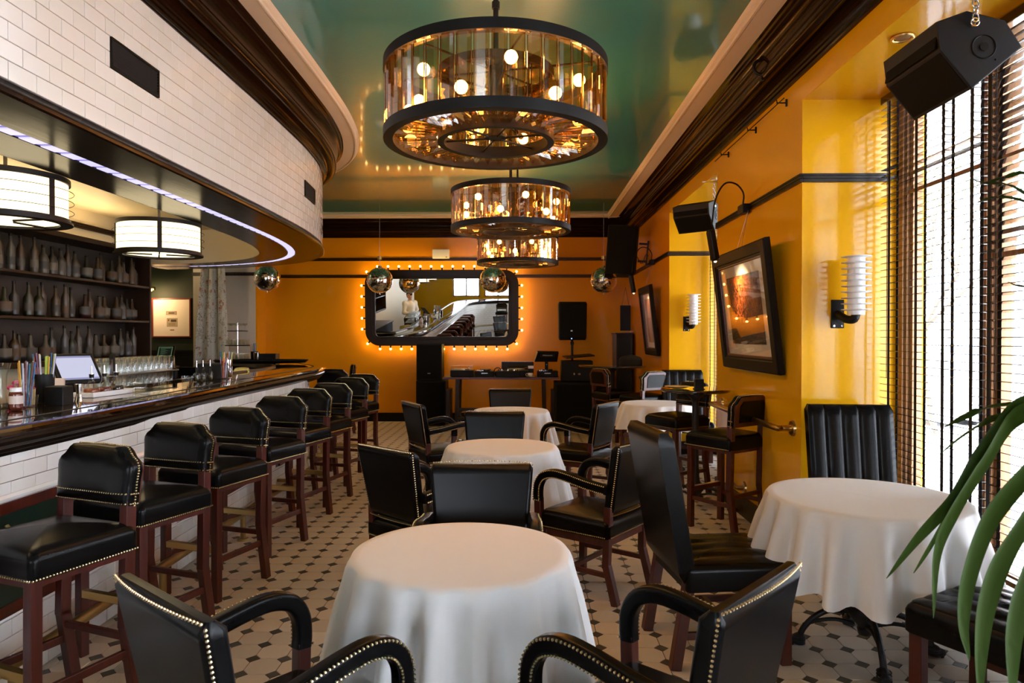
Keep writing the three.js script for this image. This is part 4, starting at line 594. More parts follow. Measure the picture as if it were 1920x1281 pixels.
  const cl2 = thing('pipe_clamp', 'small black clamp hooked round the crown moulding roll', 'clamp', [XW - 0.17, 3.44, -5.0]); obj('hook', at(new THREE.TorusGeometry(0.05, 0.012, 8, 24, 4.6), 0, 0, 0, 0, 0, 0.8), mBlack, cl2); obj('plate', box(0.05, 0.07, 0.04, 0.02, -0.06, 0, 0.006), mBlack, cl2);
  // brass wall rail
  const rail = (n, label, d0, d1) => { const t = thing('wall_rail', label, 'rail'), x = XW - 0.11; obj('pipe', tube([[XW, 0.885, -d0], [x + 0.03, 0.885, -d0 - 0.01], [x, 0.885, -d0 - 0.06], [x, 0.885, -(d0 + d1) / 2], [x, 0.885, -d1 + 0.06], [x + 0.03, 0.885, -d1 + 0.01], [XW, 0.885, -d1]], 0.021, 12, 60), mBrass, t);
    obj('support', tube([[x, 0.87, -(d0 + 1.08)], [x, 0.4, -(d0 + 1.08)], [x, 0.29, -(d0 + 1.07)], [x + 0.04, 0.245, -(d0 + 1.05)], [XW, 0.24, -(d0 + 1.05)]], 0.02, 10, 30), mDullBrass, t);
    for (const [y, d] of [[0.885, d0], [0.885, d1], [0.24, d0 + 1.05]]) obj('flange', cyl(0.05, 0.055, 0.016, XW - 0.008, y, -d, 24, 0, 0, PI / 2), mBrass, t); };
  rail(0, 'brass wall rail on the near orange pier, behind the high stools', 4.82, 6.55); rail(1, 'brass wall rail on the far orange pier, beside the corner tables', 9.1, 10.6);
}
// floor grille by the window
{ const g = thing('floor_grille', 'metal floor grille strip below the near window', 'grille', [2.28, 0, -3.1]); for (let k = 0; k < 60; k++) obj('bar', box(0.16, 0.008, 0.006, 0, 0.006, 0.75 - k * 0.025), mSteel, g); obj('frame', [box(0.012, 0.01, 1.55, -0.085, 0.005, 0), box(0.012, 0.01, 1.55, 0.085, 0.005, 0)], mSteel, g); obj('pit', box(0.17, 0.003, 1.55, 0, 0.0018, 0), mBlackSoft, g); }

// ---------------------------------------------------------------- loudspeakers and the music corner
const mSpk = P(0.005, 0.005, 0.006, 0.6, 0, { specularIntensity: 0.4 }), mGrille = P(0.004, 0.0038, 0.0035, 0.8, 0, { specularIntensity: 0.3 }), mSpkG = P(0.012, 0.0135, 0.016, 0.5, 0, { specularIntensity: 0.5 });
function chain(t, x, y, z, n, s = 1) { for (let k = 0; k < n; k++) obj('chain_link', at(new THREE.TorusGeometry(0.012 * s, 0.0035 * s, 6, 14), x, y + k * 0.028 * s, z, 0, k % 2 ? PI / 2 : 0, 0, [1, 1.5, 1]), mChrome, t); }
{ // loudspeakers hung on chains in the window bays: the cheek outline runs back into the room
  const a = thing('hung_loudspeaker', 'large black loudspeaker hanging on a chain before the near window blinds', 'loudspeaker', [1.874, 2.707, -2.9]), w = 0.43;
  const pr = [[-0.174, 0.11], [-0.056, 0.152], [0.096, 0.112], [0.163, 0.007], [-0.033, -0.156], [-0.16, 0]].reverse();
  obj('cabinet', toCreasedNormals(prism(pr, w, 0.005).translate(0, 0, -w / 2), 0.3), mSpkG, a);
  obj('grille', [bar([-0.168, 0.052, -0.215], [-0.167, 0.058, -0.215], 0.02, w - 0.03, 0), ].slice(0, 0).concat([box(0.006, 0.098, w - 0.03, -0.170, 0.055, -w / 2, 0.002, 0, 0, -0.127), box(0.006, 0.185, w - 0.03, -0.100, -0.081, -w / 2, 0.002, 0, 0, 0.68)]), mGrille, a);
  obj('handle', [at(new THREE.TorusGeometry(0.048, 0.003, 8, 36), 0.012, 0.008, 0.001), cyl(0.018, 0.018, 0.008, 0.012, 0.008, 0, 18, PI / 2)], mBlack, a); obj('rigging_point', [cyl(0.011, 0.011, 0.01, -0.035, 0.098, 0.002, 12, PI / 2)], mChrome, a); obj('screw', ball(0.005, 0.06, -0.045, 0, 8), mBlack, a);
  const c1 = thing('hanging_chain', 'bright chain holding the large loudspeaker at the top right', 'chain', [1.842, 2.81, -2.885]); chain(c1, 0, 0.02, 0, 9, 1); obj('ring', at(new THREE.TorusGeometry(0.016, 0.0035, 8, 20), -0.002, 0.0, 0.0), mChrome, c1); obj('hook_plate', cyl(0.03, 0.03, 0.012, 0, 0.284, 0, 16), mChrome, c1);
  const a2 = dup(a, [1.90, 2.72, -6.95], 0.85, 'small looking dark loudspeaker hanging in the far window bay, near the picture lamp'); a2.scale.setScalar(0.92);
  const c2 = thing('hanging_chain', 'short chain holding the loudspeaker of the far window bay', 'chain', [1.90, 2.83, -7.03]); chain(c2, 0, 0.02, 0, 8, 1); obj('hook_plate', [cyl(0.03, 0.03, 0.012, 0, 0.264, 0, 16), box(0.18, 0.012, 0.02, -0.03, 0.24, 0)], mChrome, c2);
  const dl = thing('ceiling_ring', 'small brass ring fitting on the window bay ceiling', 'fitting', [1.985, 3.1, -3.70]); obj('ring', at(new THREE.TorusGeometry(0.05, 0.009, 8, 28), 0, -0.008, 0, PI / 2), mBrass, dl); obj('plate', cyl(0.035, 0.035, 0.01, 0, -0.005, 0, 20), mBrass, dl);
  // tilted loudspeaker in the far corner
  const b = thing('corner_loudspeaker', 'big black loudspeaker tilted down high in the far right corner', 'loudspeaker', [1.42, 2.79, -10.3]); b.rotation.order = 'YXZ'; b.rotation.set(0.16, -0.22, -0.09);
  obj('cabinet', box(0.44, 0.72, 0.34, 0, 0, -0.17, 0.012), mSpk, b); obj('grille', box(0.41, 0.69, 0.02, 0, 0, 0.008, 0.008), mGrille, b); obj('bracket', [bar([0.24, 0.1, -0.2], [0.37, 0.1, -0.22], 0.03, 0.03), bar([0.24, -0.16, -0.2], [0.37, -0.16, -0.22], 0.03, 0.03), box(0.02, 0.36, 0.05, 0.37, -0.03, -0.22)], mBlack, b); obj('cable', tube([[0.22, -0.1, -0.3], [0.30, -0.2, -0.3], [0.36, -0.05, -0.28], [0.44, -0.2, -0.25]], 0.006, 6, 20), mBlack, b);
  // loudspeaker on a pole and the rack below
  const s = thing('pole_loudspeaker', 'black loudspeaker with a blue light on a pole, right of the bulb lit mirror', 'loudspeaker', [0.765, 0, -11.35]); const f = backPad(0.44, 0.46, 1.45, 2.07, 0.32, { recline: 0, puff: 0.02 });
  obj('cabinet', f, mSpk, s); obj('grille', box(0.40, 0.55, 0.012, 0, 1.76, 0.172, 0.006), mGrille, s); obj('status_light', ball(0.008, -0.02, 1.475, 0.182, 8), glow(0.15, 0.3, 1, 6), s); obj('badge', box(0.03, 0.02, 0.004, -0.02, 1.60, 0.179), mSteel, s); obj('pole', [cyl(0.02, 0.02, 0.40, 0, 1.27, 0, 16), cyl(0.03, 0.03, 0.05, 0, 1.40, 0, 16), cyl(0.032, 0.036, 0.04, 0, 1.10, 0, 16)], mBlack, s);
  const rk = thing('equipment_case', 'black equipment case under the pole loudspeaker', 'case', [0.83, 0.79, -11.3]); obj('case', box(0.50, 0.33, 0.40, 0, 0.165, 0, 0.012), mSpk, rk); obj('lid', box(0.46, 0.02, 0.36, 0.03, 0.40, 0.02, 0.004, 0.05, 0.15, 0.08), mBlack, rk); obj('latch', [box(0.02, 0.03, 0.01, -0.05, 0.12, 0.204), box(0.04, 0.03, 0.01, 0.03, 0.12, 0.204)], mChrome, rk);
  const lowb = thing('bass_cabinet', 'wide black bass cabinet on the floor below the equipment case', 'loudspeaker', [0.80, 0, -11.28]); obj('cabinet', box(0.66, 0.78, 0.55, 0, 0.39, 0, 0.015), mSpk, lowb); obj('grille', box(0.60, 0.70, 0.02, 0, 0.39, 0.275, 0.006), mGrille, lowb);
  const bag = thing('soft_bag', 'dark soft equipment bag slumped beside the case in the corner', 'bag', [1.23, 0.72, -11.2]); obj('bag', at(pillow(0.36, 0.3, 0.16, 0.1, 0.06), 0, 0, 0, 0.05, 0.2, -0.15), mBlackSoft, bag); obj('strap', tube([[-0.14, 0.16, 0.05], [-0.05, 0.27, 0.06], [0.08, 0.25, 0.05], [0.14, 0.13, 0.05]], 0.01, 6, 20), mBlackSoft, bag); obj('stand', box(0.3, 0.72, 0.26, 0, -0.36, 0, 0.01), mBlack, bag);
  // stack left of the desk
  const u = thing('tower_loudspeaker', 'upper black loudspeaker box of the stack left of the music desk', 'loudspeaker', [-1.625, 0.765, -11.85]); obj('cabinet', box(0.43, 0.62, 0.36, 0, 0.31, 0, 0.008), mSpk, u); obj('grille', box(0.39, 0.58, 0.015, 0, 0.31, 0.183, 0.005), mGrille, u); obj('badge', box(0.05, 0.012, 0.004, 0, 0.12, 0.192), mSteel, u);
  const v = thing('tower_loudspeaker', 'lower black bass box of the stack left of the music desk', 'loudspeaker', [-1.59, 0, -11.85]); obj('cabinet', box(0.50, 0.76, 0.44, 0, 0.38, 0, 0.008), mSpk, v); obj('grille', box(0.46, 0.70, 0.015, 0, 0.38, 0.222, 0.005), mGrille, v);
  // corner cabinet and leaning panel
  const k = thing('tall_cabinet', 'narrow dark cabinet standing in the far right corner', 'cabinet', [1.67, 0, -11.98]); obj('body', box(0.27, 1.55, 0.55, 0, 0.775, 0, 0.006), mLacquer, k); obj('top', box(0.30, 0.025, 0.58, 0, 1.56, 0, 0.004), mDarkWood, k); obj('door', box(0.23, 1.4, 0.012, 0, 0.78, 0.28, 0.004), mBlack, k);
  const pn = thing('leaning_panel', 'plain black panel hanging above the corner cabinet', 'panel', [1.74, 1.61, -12.1]); obj('board', box(0.18, 0.44, 0.03, 0, 0.22, 0, 0.003), mBlack, pn); obj('cord', [rod([-0.06, 0.44, 0], [0, 0.75, 0.0], 0.003, 5), rod([0.06, 0.44, 0], [0, 0.75, 0], 0.003, 5)], mBlack, pn);
  const jar = thing('dark_bundle', 'dark round bundle on the far tall table before the cabinet', 'bundle', [1.55, 1.09, -10.25]); obj('bundle', at(pillow(0.34, 0.24, 0.1, 0.1, 0.05), 0, 0, 0), mBlackSoft, jar); obj('tie', at(new THREE.TorusGeometry(0.1, 0.012, 6, 20), 0, 0.1, 0, PI / 2), mBlack, jar);
}
{ // music desk
  const t = thing('music_desk', 'brown wooden desk carrying the music equipment under the mirror', 'desk', [-0.40, 0, -11.45]); obj('top', box(1.88, 0.035, 0.62, 0, 0.835, 0, 0.006), mWood, t);
  for (const s of [-1, 1]) { obj('leg', bar([s * 0.72, 0, 0.22], [s * 0.70, 0.82, 0.22], 0.06, 0.06), mDarkWood, t); obj('leg', bar([s * 0.72, 0, -0.22], [s * 0.70, 0.82, -0.22], 0.06, 0.06), mDarkWood, t); obj('side_board', box(0.07, 0.62, 0.40, s * 0.86, 0.33, 0, 0.006), mDarkWood, t); }
  obj('rail', [box(1.4, 0.035, 0.05, 0, 0.33, 0.22), box(1.4, 0.035, 0.05, 0, 0.17, 0.22)], mIron, t); for (let i = 0; i < 6; i++) obj('lattice', [at(new THREE.TorusGeometry(0.065, 0.013, 6, 18), -0.58 + i * 0.232, 0.25, 0.22, 0, 0, 0, [1.3, 1, 1])], mIron, t);
  const tt = (label, x, w) => { const q = thing('turntable', label, 'turntable', [x, 0.853, -11.38]); obj('plinth', box(w, 0.10, 0.33, 0, 0.055, 0, 0.01), mSpk, q); obj('platter', cyl(0.14, 0.145, 0.022, -0.03, 0.118, 0, 40), mSteel, q); obj('tonearm', tube([[0.14, 0.14, -0.11], [0.15, 0.145, 0.02], [0.08, 0.138, 0.07]], 0.006, 6, 14), mChrome, q); obj('dust_cover', [box(w - 0.02, 0.065, 0.006, 0, 0.142, 0.155), box(w - 0.02, 0.005, 0.31, 0, 0.177, 0), box(0.005, 0.065, 0.31, -w / 2 + 0.012, 0.142, 0), box(0.005, 0.065, 0.31, w / 2 - 0.012, 0.142, 0)], mGlass, q); obj('foot', [cyl(0.02, 0.025, 0.012, -w / 2 + 0.05, 0.004, 0.12, 14), cyl(0.02, 0.025, 0.012, w / 2 - 0.05, 0.004, 0.12, 14)], mBlack, q); };
  tt('record player with a clear cover at the left end of the music desk', -1.03, 0.38); tt('second record player under a clear cover, right of the mixer behind the cup', -0.12, 0.34);
  const pl = (label, x, w) => { const q = thing('disc_player', label, 'disc player', [x, 0.853, -11.36]); obj('body', box(w, 0.09, 0.30, 0, 0.05, 0, 0.01), mSpk, q); obj('jog_wheel', cyl(0.085, 0.09, 0.025, 0, 0.105, 0.03, 32), mBlack, q); obj('screen', box(0.18, 0.006, 0.06, 0, 0.108, -0.1, 0.001, 0.25), mBlack, q); obj('emblem', box(0.10, 0.012, 0.003, 0, 0.06, 0.152), mSteel, q); for (let i = 0; i < 4; i++) obj('knob', cyl(0.009, 0.01, 0.02, -0.12 + i * 0.03, 0.10, 0.12, 10), mChrome, q); };
  pl('black disc player left of centre on the music desk', -0.66, 0.32); pl('black disc player at the right end of the music desk', 0.36, 0.34);
  const mx = thing('mixing_desk', 'black mixer with rows of small knobs on the music desk', 'mixer', [-0.28, 0.853, -11.28]); obj('body', box(0.38, 0.10, 0.36, 0, 0.052, 0, 0.008), mSpk, mx); for (let i = 0; i < 7; i++) for (let j = 0; j < 3; j++) obj('knob', cyl(0.008, 0.009, 0.022, -0.15 + i * 0.05, 0.112, 0.12 - j * 0.07, 10), i % 2 ? mChrome : mBlack, mx);
  const hp = thing('headphones', 'black headphones standing beside the mixer', 'headphones', [-0.445, 0.853, -11.2]); obj('ear_cup', ball(0.045, -0.03, 0.05, 0, 14, [0.6, 1, 1]), mBlack, hp); obj('ear_cup', ball(0.045, 0.03, 0.05, 0, 14, [0.6, 1, 1]), mBlack, hp); obj('band', at(new THREE.TorusGeometry(0.06, 0.008, 6, 24, PI), 0, 0.09, 0), mBlack, hp); obj('accent', ball(0.006, 0.02, 0.055, 0.045, 8), mChrome, hp);
  const lp = thing('open_case', 'black open lid case standing behind the mixer', 'case', [-0.13, 0.853, -11.62]); obj('lid', box(0.54, 0.20, 0.05, 0, 0.13, 0, 0.006, -0.2), mBlack, lp); obj('edge', box(0.54, 0.006, 0.012, 0, 0.232, -0.02), mSteel, lp);
  const cv = paintTex(256, 96, (x, w, h) => { x.fillStyle = '#08080a'; x.fillRect(0, 0, w, h); x.fillStyle = '#e8e4da'; x.font = 'bold 46px sans-serif'; x.textAlign = 'center'; x.textBaseline = 'middle'; x.fillText('Pioneer', w / 2, h / 2); });
  const mo = thing('tilted_display', 'tilted display on a post at the right of the music desk, white lettering on it', 'display', [0.345, 0.853, -11.25]); const ti = g => g.rotateX(0.5).rotateY(0.12).translate(0, 0.33, 0);
  obj('housing', ti(toCreasedNormals(prism([[-0.19, -0.075], [0.17, -0.075], [0.18, 0.075], [-0.15, 0.085]], 0.07, 0.008), 0.3)), mBlack, mo); obj('lettering', ti(new THREE.PlaneGeometry(0.24, 0.06).translate(0.01, 0.042, 0.0362)), M(1, 1, 1, 0.5, 0, { map: cv }), mo, { keepUV: true }); obj('post', [cyl(0.028, 0.028, 0.26, 0, 0.15, -0.03, 16), cyl(0.08, 0.09, 0.02, 0, 0.01, -0.03, 24)], mBlack, mo); obj('knob', cyl(0.012, 0.012, 0.02, 0, 0.2, 0.0, 12, PI / 2), mChrome, mo);
  const cu = thing('cup_and_saucer', 'white cup on its saucer at the front edge of the music desk', 'cup', [0.08, 0.853, -11.18]); obj('saucer', lathe([[0, 0.004], [0.04, 0.005], [0.075, 0.016], [0.073, 0.018], [0.04, 0.009], [0, 0.008]], 32), mWhite, cu); obj('cup', lathe([[0, 0.01], [0.025, 0.01], [0.04, 0.03], [0.045, 0.065], [0.042, 0.065], [0.036, 0.03], [0, 0.014]], 32), mWhite, cu); obj('handle', at(new THREE.TorusGeometry(0.018, 0.004, 6, 16), -0.055, 0.04, 0), mWhite, cu);
  const pk = thing('white_packet', 'small white packet standing on the equipment behind the cup', 'packet', [0.09, 0.985, -11.32]); obj('packet', box(0.09, 0.04, 0.06, 0, 0.022, 0, 0.004), mWhite, pk); obj('flap', box(0.09, 0.003, 0.05, 0, 0.043, 0.003), mWhite, pk);
  const sen = thing('wall_sensor', 'small white box on the orange wall above the bulb lit mirror', 'wall box', [-1.495, 2.97, -12.3]); obj('box', box(0.30, 0.165, 0.06, 0, 0, 0.03, 0.012), mWhite, sen); obj('lens', box(0.03, 0.012, 0.004, 0.1, -0.06, 0.061), mBlack, sen);
  const dc = thing('ceiling_dish', 'pale small dish with a dark card on the tall table in the far bay', 'dish', [1.33, 1.06, -6.10]); obj('dish', lathe([[0, 0.004], [0.06, 0.005], [0.11, 0.02], [0.108, 0.022], [0.06, 0.009], [0, 0.008]], 32), M(0.6, 0.55, 0.4, 0.3), dc);
  dc.name = 'pale_dish'; dc.userData.label = 'pale dish on the left edge of the tall table in the far bay';
  const cd = thing('menu_stand', 'small dark upright menu block on the tall table in the far bay', 'menu', [1.50, 1.06, -6.02]); obj('block', box(0.075, 0.09, 0.05, 0, 0.045, 0, 0.004), mBlack, cd); obj('foot', box(0.09, 0.008, 0.06, 0, 0.004, 0), mBlack, cd);
}
// ---------------------------------------------------------------- the far left: curtain, print, green room
{ const rings = [], n = 90; for (let k = 0; k <= 26; k++) { const f = k / 26, w = 0.36 + 0.22 * Math.min(1, 1.55 * f), a = [], b = []; for (let i = 0; i <= n; i++) { const u = i / n, z = 0.045 * Math.sin(u * PI * 2 * 2.6 + 0.5 * Math.sin(f * 3)) + 0.012 * Math.sin(u * PI * 11 + 1); const x = (u - 0.5) * w - 0.05 * f; a.push([x, 2.85 - 2.83 * f, z]); b.unshift([x, 2.85 - 2.83 * f, z - 0.006]); } rings.push([...a, ...b]); }
  const cv = paintTex(512, 1024, (x, w, h) => { seed = 31; x.fillStyle = '#b9bab2'; x.fillRect(0, 0, w, h); for (let i = 0; i < 150; i++) { const px = rnd() * w, py = rnd() * h; x.strokeStyle = rnd() < 0.5 ? '#6d6455' : '#8b7d68'; x.lineWidth = 2; x.beginPath(); x.moveTo(px, py); x.bezierCurveTo(px + rr(-40, 40), py + 30, px + rr(-50, 50), py + 60, px + rr(-40, 40), py + 90); x.stroke(); for (let k = 0; k < 4; k++) { x.fillStyle = rnd() < 0.6 ? '#7c7a66' : '#a08f78'; x.beginPath(); x.ellipse(px + rr(-25, 25), py + rr(0, 80), 9, 3.5, rr(0, 3), 0, 6.3); x.fill(); } }
    for (let i = 0; i < 26; i++) { const px = rnd() * w, py = rnd() * h; for (let k = 0; k < 22; k++) { x.fillStyle = ['#a8705a', '#8c5a48', '#b98a72', '#75604c'][rnd() * 4 | 0]; const a = rnd() * 6.3, d = 6 + rnd() * 26; x.beginPath(); x.ellipse(px + Math.cos(a) * d, py + Math.sin(a) * d * 0.8, 11, 3.5, a, 0, 6.3); x.fill(); } } });
  cv.wrapS = cv.wrapT = THREE.RepeatWrapping; cv.repeat.set(1.5, 0.75);
  const cu = thing('floral_curtain', 'long grey green curtain with rust coloured flowers beyond the bar', 'curtain', [-5.28, 0, -11.62]); obj('drape', toCreasedNormals(loft(rings), 0.8), P(1, 1, 1, 0.9, 0, { map: cv, side: THREE.DoubleSide }), cu); obj('pole', rod([-0.45, 2.87, 0], [0.6, 2.87, 0], 0.015, 10), mBlack, cu);
  const pr = paintTex(512, 512, (x, w, h) => { x.fillStyle = '#efe6d6'; x.fillRect(0, 0, w, h); x.fillStyle = '#b9a888'; x.fillRect(180, 165, 150, 52); x.fillRect(190, 262, 150, 118); x.strokeStyle = '#4a4034'; x.lineWidth = 3; x.strokeRect(184, 169, 142, 44); x.strokeRect(194, 266, 142, 110); x.fillStyle = '#4a4034'; x.fillRect(215, 182, 80, 18); x.fillRect(245, 280, 78, 34); x.fillRect(208, 278, 16, 22); for (let i = 0; i < 4; i++) x.fillRect(212, 330 + i * 10, 100, 3); x.beginPath(); x.arc(312, 191, 12, 0, 6.3); x.stroke(); x.fillStyle = '#6b3c24'; x.fillRect(235, 420, 58, 12); });
  const fp = thing('framed_notes', 'red edged frame holding two old banknotes on pale board in the green room', 'picture', [-6.885, 1.49, -13.38]); obj('frame', ext(rrShape(0.76, 0.76, 0.004, [0.72, 0.72, 0.002]), 0.035, 0.003).translate(0, 0.38, 0), M(0.16, 0.02, 0.012, 0.4), fp); obj('print', new THREE.PlaneGeometry(0.72, 0.72).translate(0, 0.38, 0.012), M(1, 1, 1, 0.6, 0, { map: pr }), fp, { keepUV: true });
  const bl = thing('brass_picture_light', 'brass picture light fixed on the dark green wall above the framed notes', 'lamp', [-7.28, 2.36, -13.38]); obj('shade', cyl(0.035, 0.035, 0.42, 0, 0.06, 0.28, 16, 0, 0, PI / 2), mDullBrass, bl); obj('arm', tube([[0, 0, 0], [0, 0.08, 0.1], [0, 0.08, 0.26]], 0.01, 8, 14), mDullBrass, bl); obj('bulb', rod([-0.16, 0.028, 0.28], [0.16, 0.028, 0.28], 0.012, 8), mBulb, bl); lamp(-7.2, 2.30, -13.0, 2.0, [1, 0.62, 0.3], 0.05);
  lamp(-6.2, 2.9, -10.6, 2.0, [1, 0.68, 0.36], 0.08); const gl = thing('added_globe_lamp', 'small unseen globe lamp added to light the space beyond the back bar', 'lamp', [-6.2, 2.9, -10.6]); obj('globe', ball(0.07, 0, 0, 0, 20), glow(1, 0.68, 0.36, 3), gl); obj('rod', rod([0, 0.06, 0], [0, 0.7, 0], 0.008), mBrass, gl);  // unseen globe added to light the room beyond the bar
  const tm = thing('card_terminal', 'small tilted screen with green lines beyond the glass rack', 'screen', [-4.95, 1.10, -9.45]); const sc = paintTex(128, 128, (x, w, h) => { x.fillStyle = '#0a100a'; x.fillRect(0, 0, w, h); x.strokeStyle = '#6f8f66'; x.lineWidth = 5; x.strokeRect(8, 8, w - 16, h - 16); x.fillStyle = '#4c6b48'; for (let i = 0; i < 5; i++) x.fillRect(26, 34 + i * 15, 40 + 20 * (i % 2), 5); x.fillRect(20, 18, 88, 7); });
  obj('body', box(0.24, 0.17, 0.03, 0, 0.2, 0, 0.006, -0.35), mBlack, tm); const scm = M(0.02, 0.02, 0.02, 0.3, 0, { emissive: new THREE.Color(1, 1, 1), emissiveMap: sc, emissiveIntensity: 0.7 }); obj('screen', new THREE.PlaneGeometry(0.21, 0.145).rotateX(-0.35).translate(0, 0.206, 0.0165), scm, tm, { keepUV: true }); obj('base', [box(0.2, 0.03, 0.16, 0.02, 0.015, 0.03, 0.005), box(0.03, 0.12, 0.03, 0, 0.08, -0.02), box(0.25, 1.1, 0.3, 0, -0.55, 0, 0.01)], mBlack, tm);
}
// ---------------------------------------------------------------- on the bar
const BT = 1.15; let lid = 0;
const straws = ['#2f6f8f', '#3f8fa5', '#9fb33a', '#c8502a', '#7a5a86', '#d8a23a', '#2f5f9a', '#86a24a', '#6a3a3a', '#b8b8c8'].map(c => new THREE.MeshStandardMaterial({ color: c, roughness: 0.4 }));
function strawCup(label, x, d, h, r, m, n, L, y = BT) { const t = thing('straw_cup', label, 'straw cup', [x, y, -d]); obj('cup', lathe([[0, 0.003], [r * 0.92, 0.003], [r, h], [r - 0.003, h], [r * 0.9, 0.008], [0, 0.008]], 28), m, t); for (let i = 0; i < n; i++) { const a = rr(0, 6.28), q = Math.sqrt(rnd()) * (r - 0.008), k = 1.5; obj('straw', rod([Math.cos(a) * q * 0.7, 0.012, Math.sin(a) * q * 0.7], [Math.cos(a) * q * k, L * rr(0.95, 1.03), Math.sin(a) * q * k], 0.0042, 7), straws[rnd() * 10 | 0], t); } }
strawCup('clear cup packed with blue and green straws, front left on the bar', -2.60, 3.55, 0.15, 0.045, mGlass, 16, 0.24);
strawCup('taller dark cup of coloured straws behind the front straw cup', -2.70, 3.84, 0.16, 0.05, mBlack, 16, 0.27);
strawCup('steel cup of short green and orange straws in the middle of the bar', -2.66, 6.12, 0.16, 0.05, mChrome, 11, 0.23);
strawCup('thin glass of straws in front of the steel straw cup', -2.60, 5.92, 0.12, 0.032, mGlass, 6, 0.19);
strawCup('black cup of straws at the far curve of the bar', -3.84, 9.75, 0.15, 0.05, mBlack, 12, 0.26);
const item = (name, label, cat, x, d, y = BT, turn = 0, g) => thing(name, label, cat, [x, y, -d], turn, g);
{ let t = item('flared_glass', 'tall clear flared vase glass cut by the left picture edge on the bar', 'glass', -2.70, 3.50); obj('glass', lathe([[0, 0.004], [0.04, 0.004], [0.034, 0.08], [0.038, 0.17], [0.055, 0.235], [0.053, 0.235], [0.035, 0.17], [0.031, 0.08], [0.036, 0.012], [0, 0.012]], 32), mGlass, t);
  t = item('spice_jar', 'small red brown jar with a pale label on the bar at far left', 'jar', -2.55, 3.42); obj('jar', lathe([[0, 0.003], [0.028, 0.003], [0.03, 0.02], [0.03, 0.08], [0.026, 0.095], [0, 0.097]], 24), M(0.12, 0.02, 0.01, 0.2), t); obj('label', cyl(0.0305, 0.0305, 0.04, 0, 0.055, 0, 24), M(0.6, 0.5, 0.45, 0.6), t); obj('lid', cyl(0.026, 0.026, 0.02, 0, 0.105, 0, 24), mWhite, t);
  t = item('match_glass', 'glass full of red tipped matches on the bar', 'match holder', -2.62, 3.62); obj('glass', lathe([[0, 0.003], [0.03, 0.003], [0.036, 0.06], [0.034, 0.06], [0.028, 0.008], [0, 0.008]], 24), mGlass, t); const mr = M(0.4, 0.02, 0.02, 0.6), ms = M(0.7, 0.5, 0.25, 0.7); for (let i = 0; i < 18; i++) { const a = i * 2.4, q = 0.026 * Math.sqrt(i / 18); const s = obj('match', rod([Math.cos(a) * q * 0.8, 0.01, Math.sin(a) * q * 0.8], [Math.cos(a) * q, 0.095, Math.sin(a) * q], 0.0018, 5), ms, t); obj('match_head', ball(0.0035, Math.cos(a) * q, 0.097, Math.sin(a) * q, 6), mr, s); }
  t = item('flower_pot', 'small pot with magenta flowers behind the bar at the left', 'flowers', -2.92, 3.98, 0.90); obj('pot', lathe([[0, 0], [0.04, 0], [0.055, 0.25], [0.05, 0.25], [0, 0.2]], 24), M(0.35, 0.12, 0.03, 0.4), t); for (let i = 0; i < 9; i++) obj('flower', ball(0.022, rr(-.05, .05), 0.29 + rr(0, .09), rr(-.05, .05), 8, [1, 0.7, 1]), M(0.45, 0.02, 0.16, 0.7), t);
  t = item('napkin_box', 'black napkin box beside the straw cups at the left of the bar', 'box', -2.535, 3.72); obj('body', box(0.10, 0.10, 0.09, 0, 0.05, 0, 0.004), mBlack, t); obj('opening', box(0.08, 0.004, 0.07, 0, 0.1005, 0), mBlackSoft, t);
  t = item('jigger', 'polished steel jigger cylinder next to the black napkin box', 'jigger', -2.545, 3.90); obj('upper_cup', lathe([[0.012, 0.045], [0.021, 0.1], [0.0195, 0.1], [0.0105, 0.047]], 24), mChrome, t); obj('lower_cup', lathe([[0.022, 0], [0.012, 0.045], [0.0105, 0.045], [0.0205, 0]], 24), mChrome, t);
  t = item('serving_tray', 'white rectangular tray holding three pourer bottles on the bar', 'tray', -2.655, 4.32, BT, -0.06); obj('tray', [box(0.14, 0.008, 0.40, 0, 0.006, 0, 0.003), ...[-1, 1].map(s => box(0.007, 0.03, 0.40, s * 0.068, 0.016, 0, 0.003)), ...[-1, 1].map(s => box(0.14, 0.03, 0.007, 0, 0.016, s * 0.197, 0.003))], mWhite, t);
  const carafe = (label, x, d, col) => { const q = item('pourer_bottle', label, 'bottle', x, d, BT + 0.011, 0); q.scale.setScalar(0.88); obj('glass', lathe([[0, 0.002], [0.046, 0.002], [0.052, 0.02], [0.05, 0.045], [0.03, 0.075], [0.017, 0.09], [0.015, 0.125], [0.018, 0.13]], 32), mGlass, q); obj('liquid', lathe([[0, 0.005], [0.043, 0.005], [0.049, 0.022], [0.046, 0.047], [0, 0.048]], 32), M(...col, 0.08), q); obj('stopper', cyl(0.0165, 0.014, 0.025, 0, 0.132, 0, 16), mBlack, q); obj('spout', [cyl(0.0045, 0.006, 0.06, 0, 0.172, 0, 10), cyl(0.016, 0.016, 0.004, 0, 0.147, 0, 16)], mChrome, q); };
  carafe('bottle of amber liquid with a steel pourer, nearest on the white tray', -2.66, 4.20, [0.22, 0.045, 0.008]); carafe('bottle of red liquid with a steel pourer, in the middle of the white tray', -2.655, 4.32, [0.10, 0.008, 0.006]); carafe('bottle of very dark liquid with a pourer, last on the white tray', -2.65, 4.44, [0.012, 0.006, 0.005]);
  const tb = (l, x, d, tn) => { const q = item('tumbler', l, 'glass', x, d, BT, tn); obj('glass', lathe([[0, 0.004], [0.03, 0.004], [0.037, 0.085], [0.0352, 0.085], [0.028, 0.012], [0, 0.012]], 28), mGlass, q); return q; };
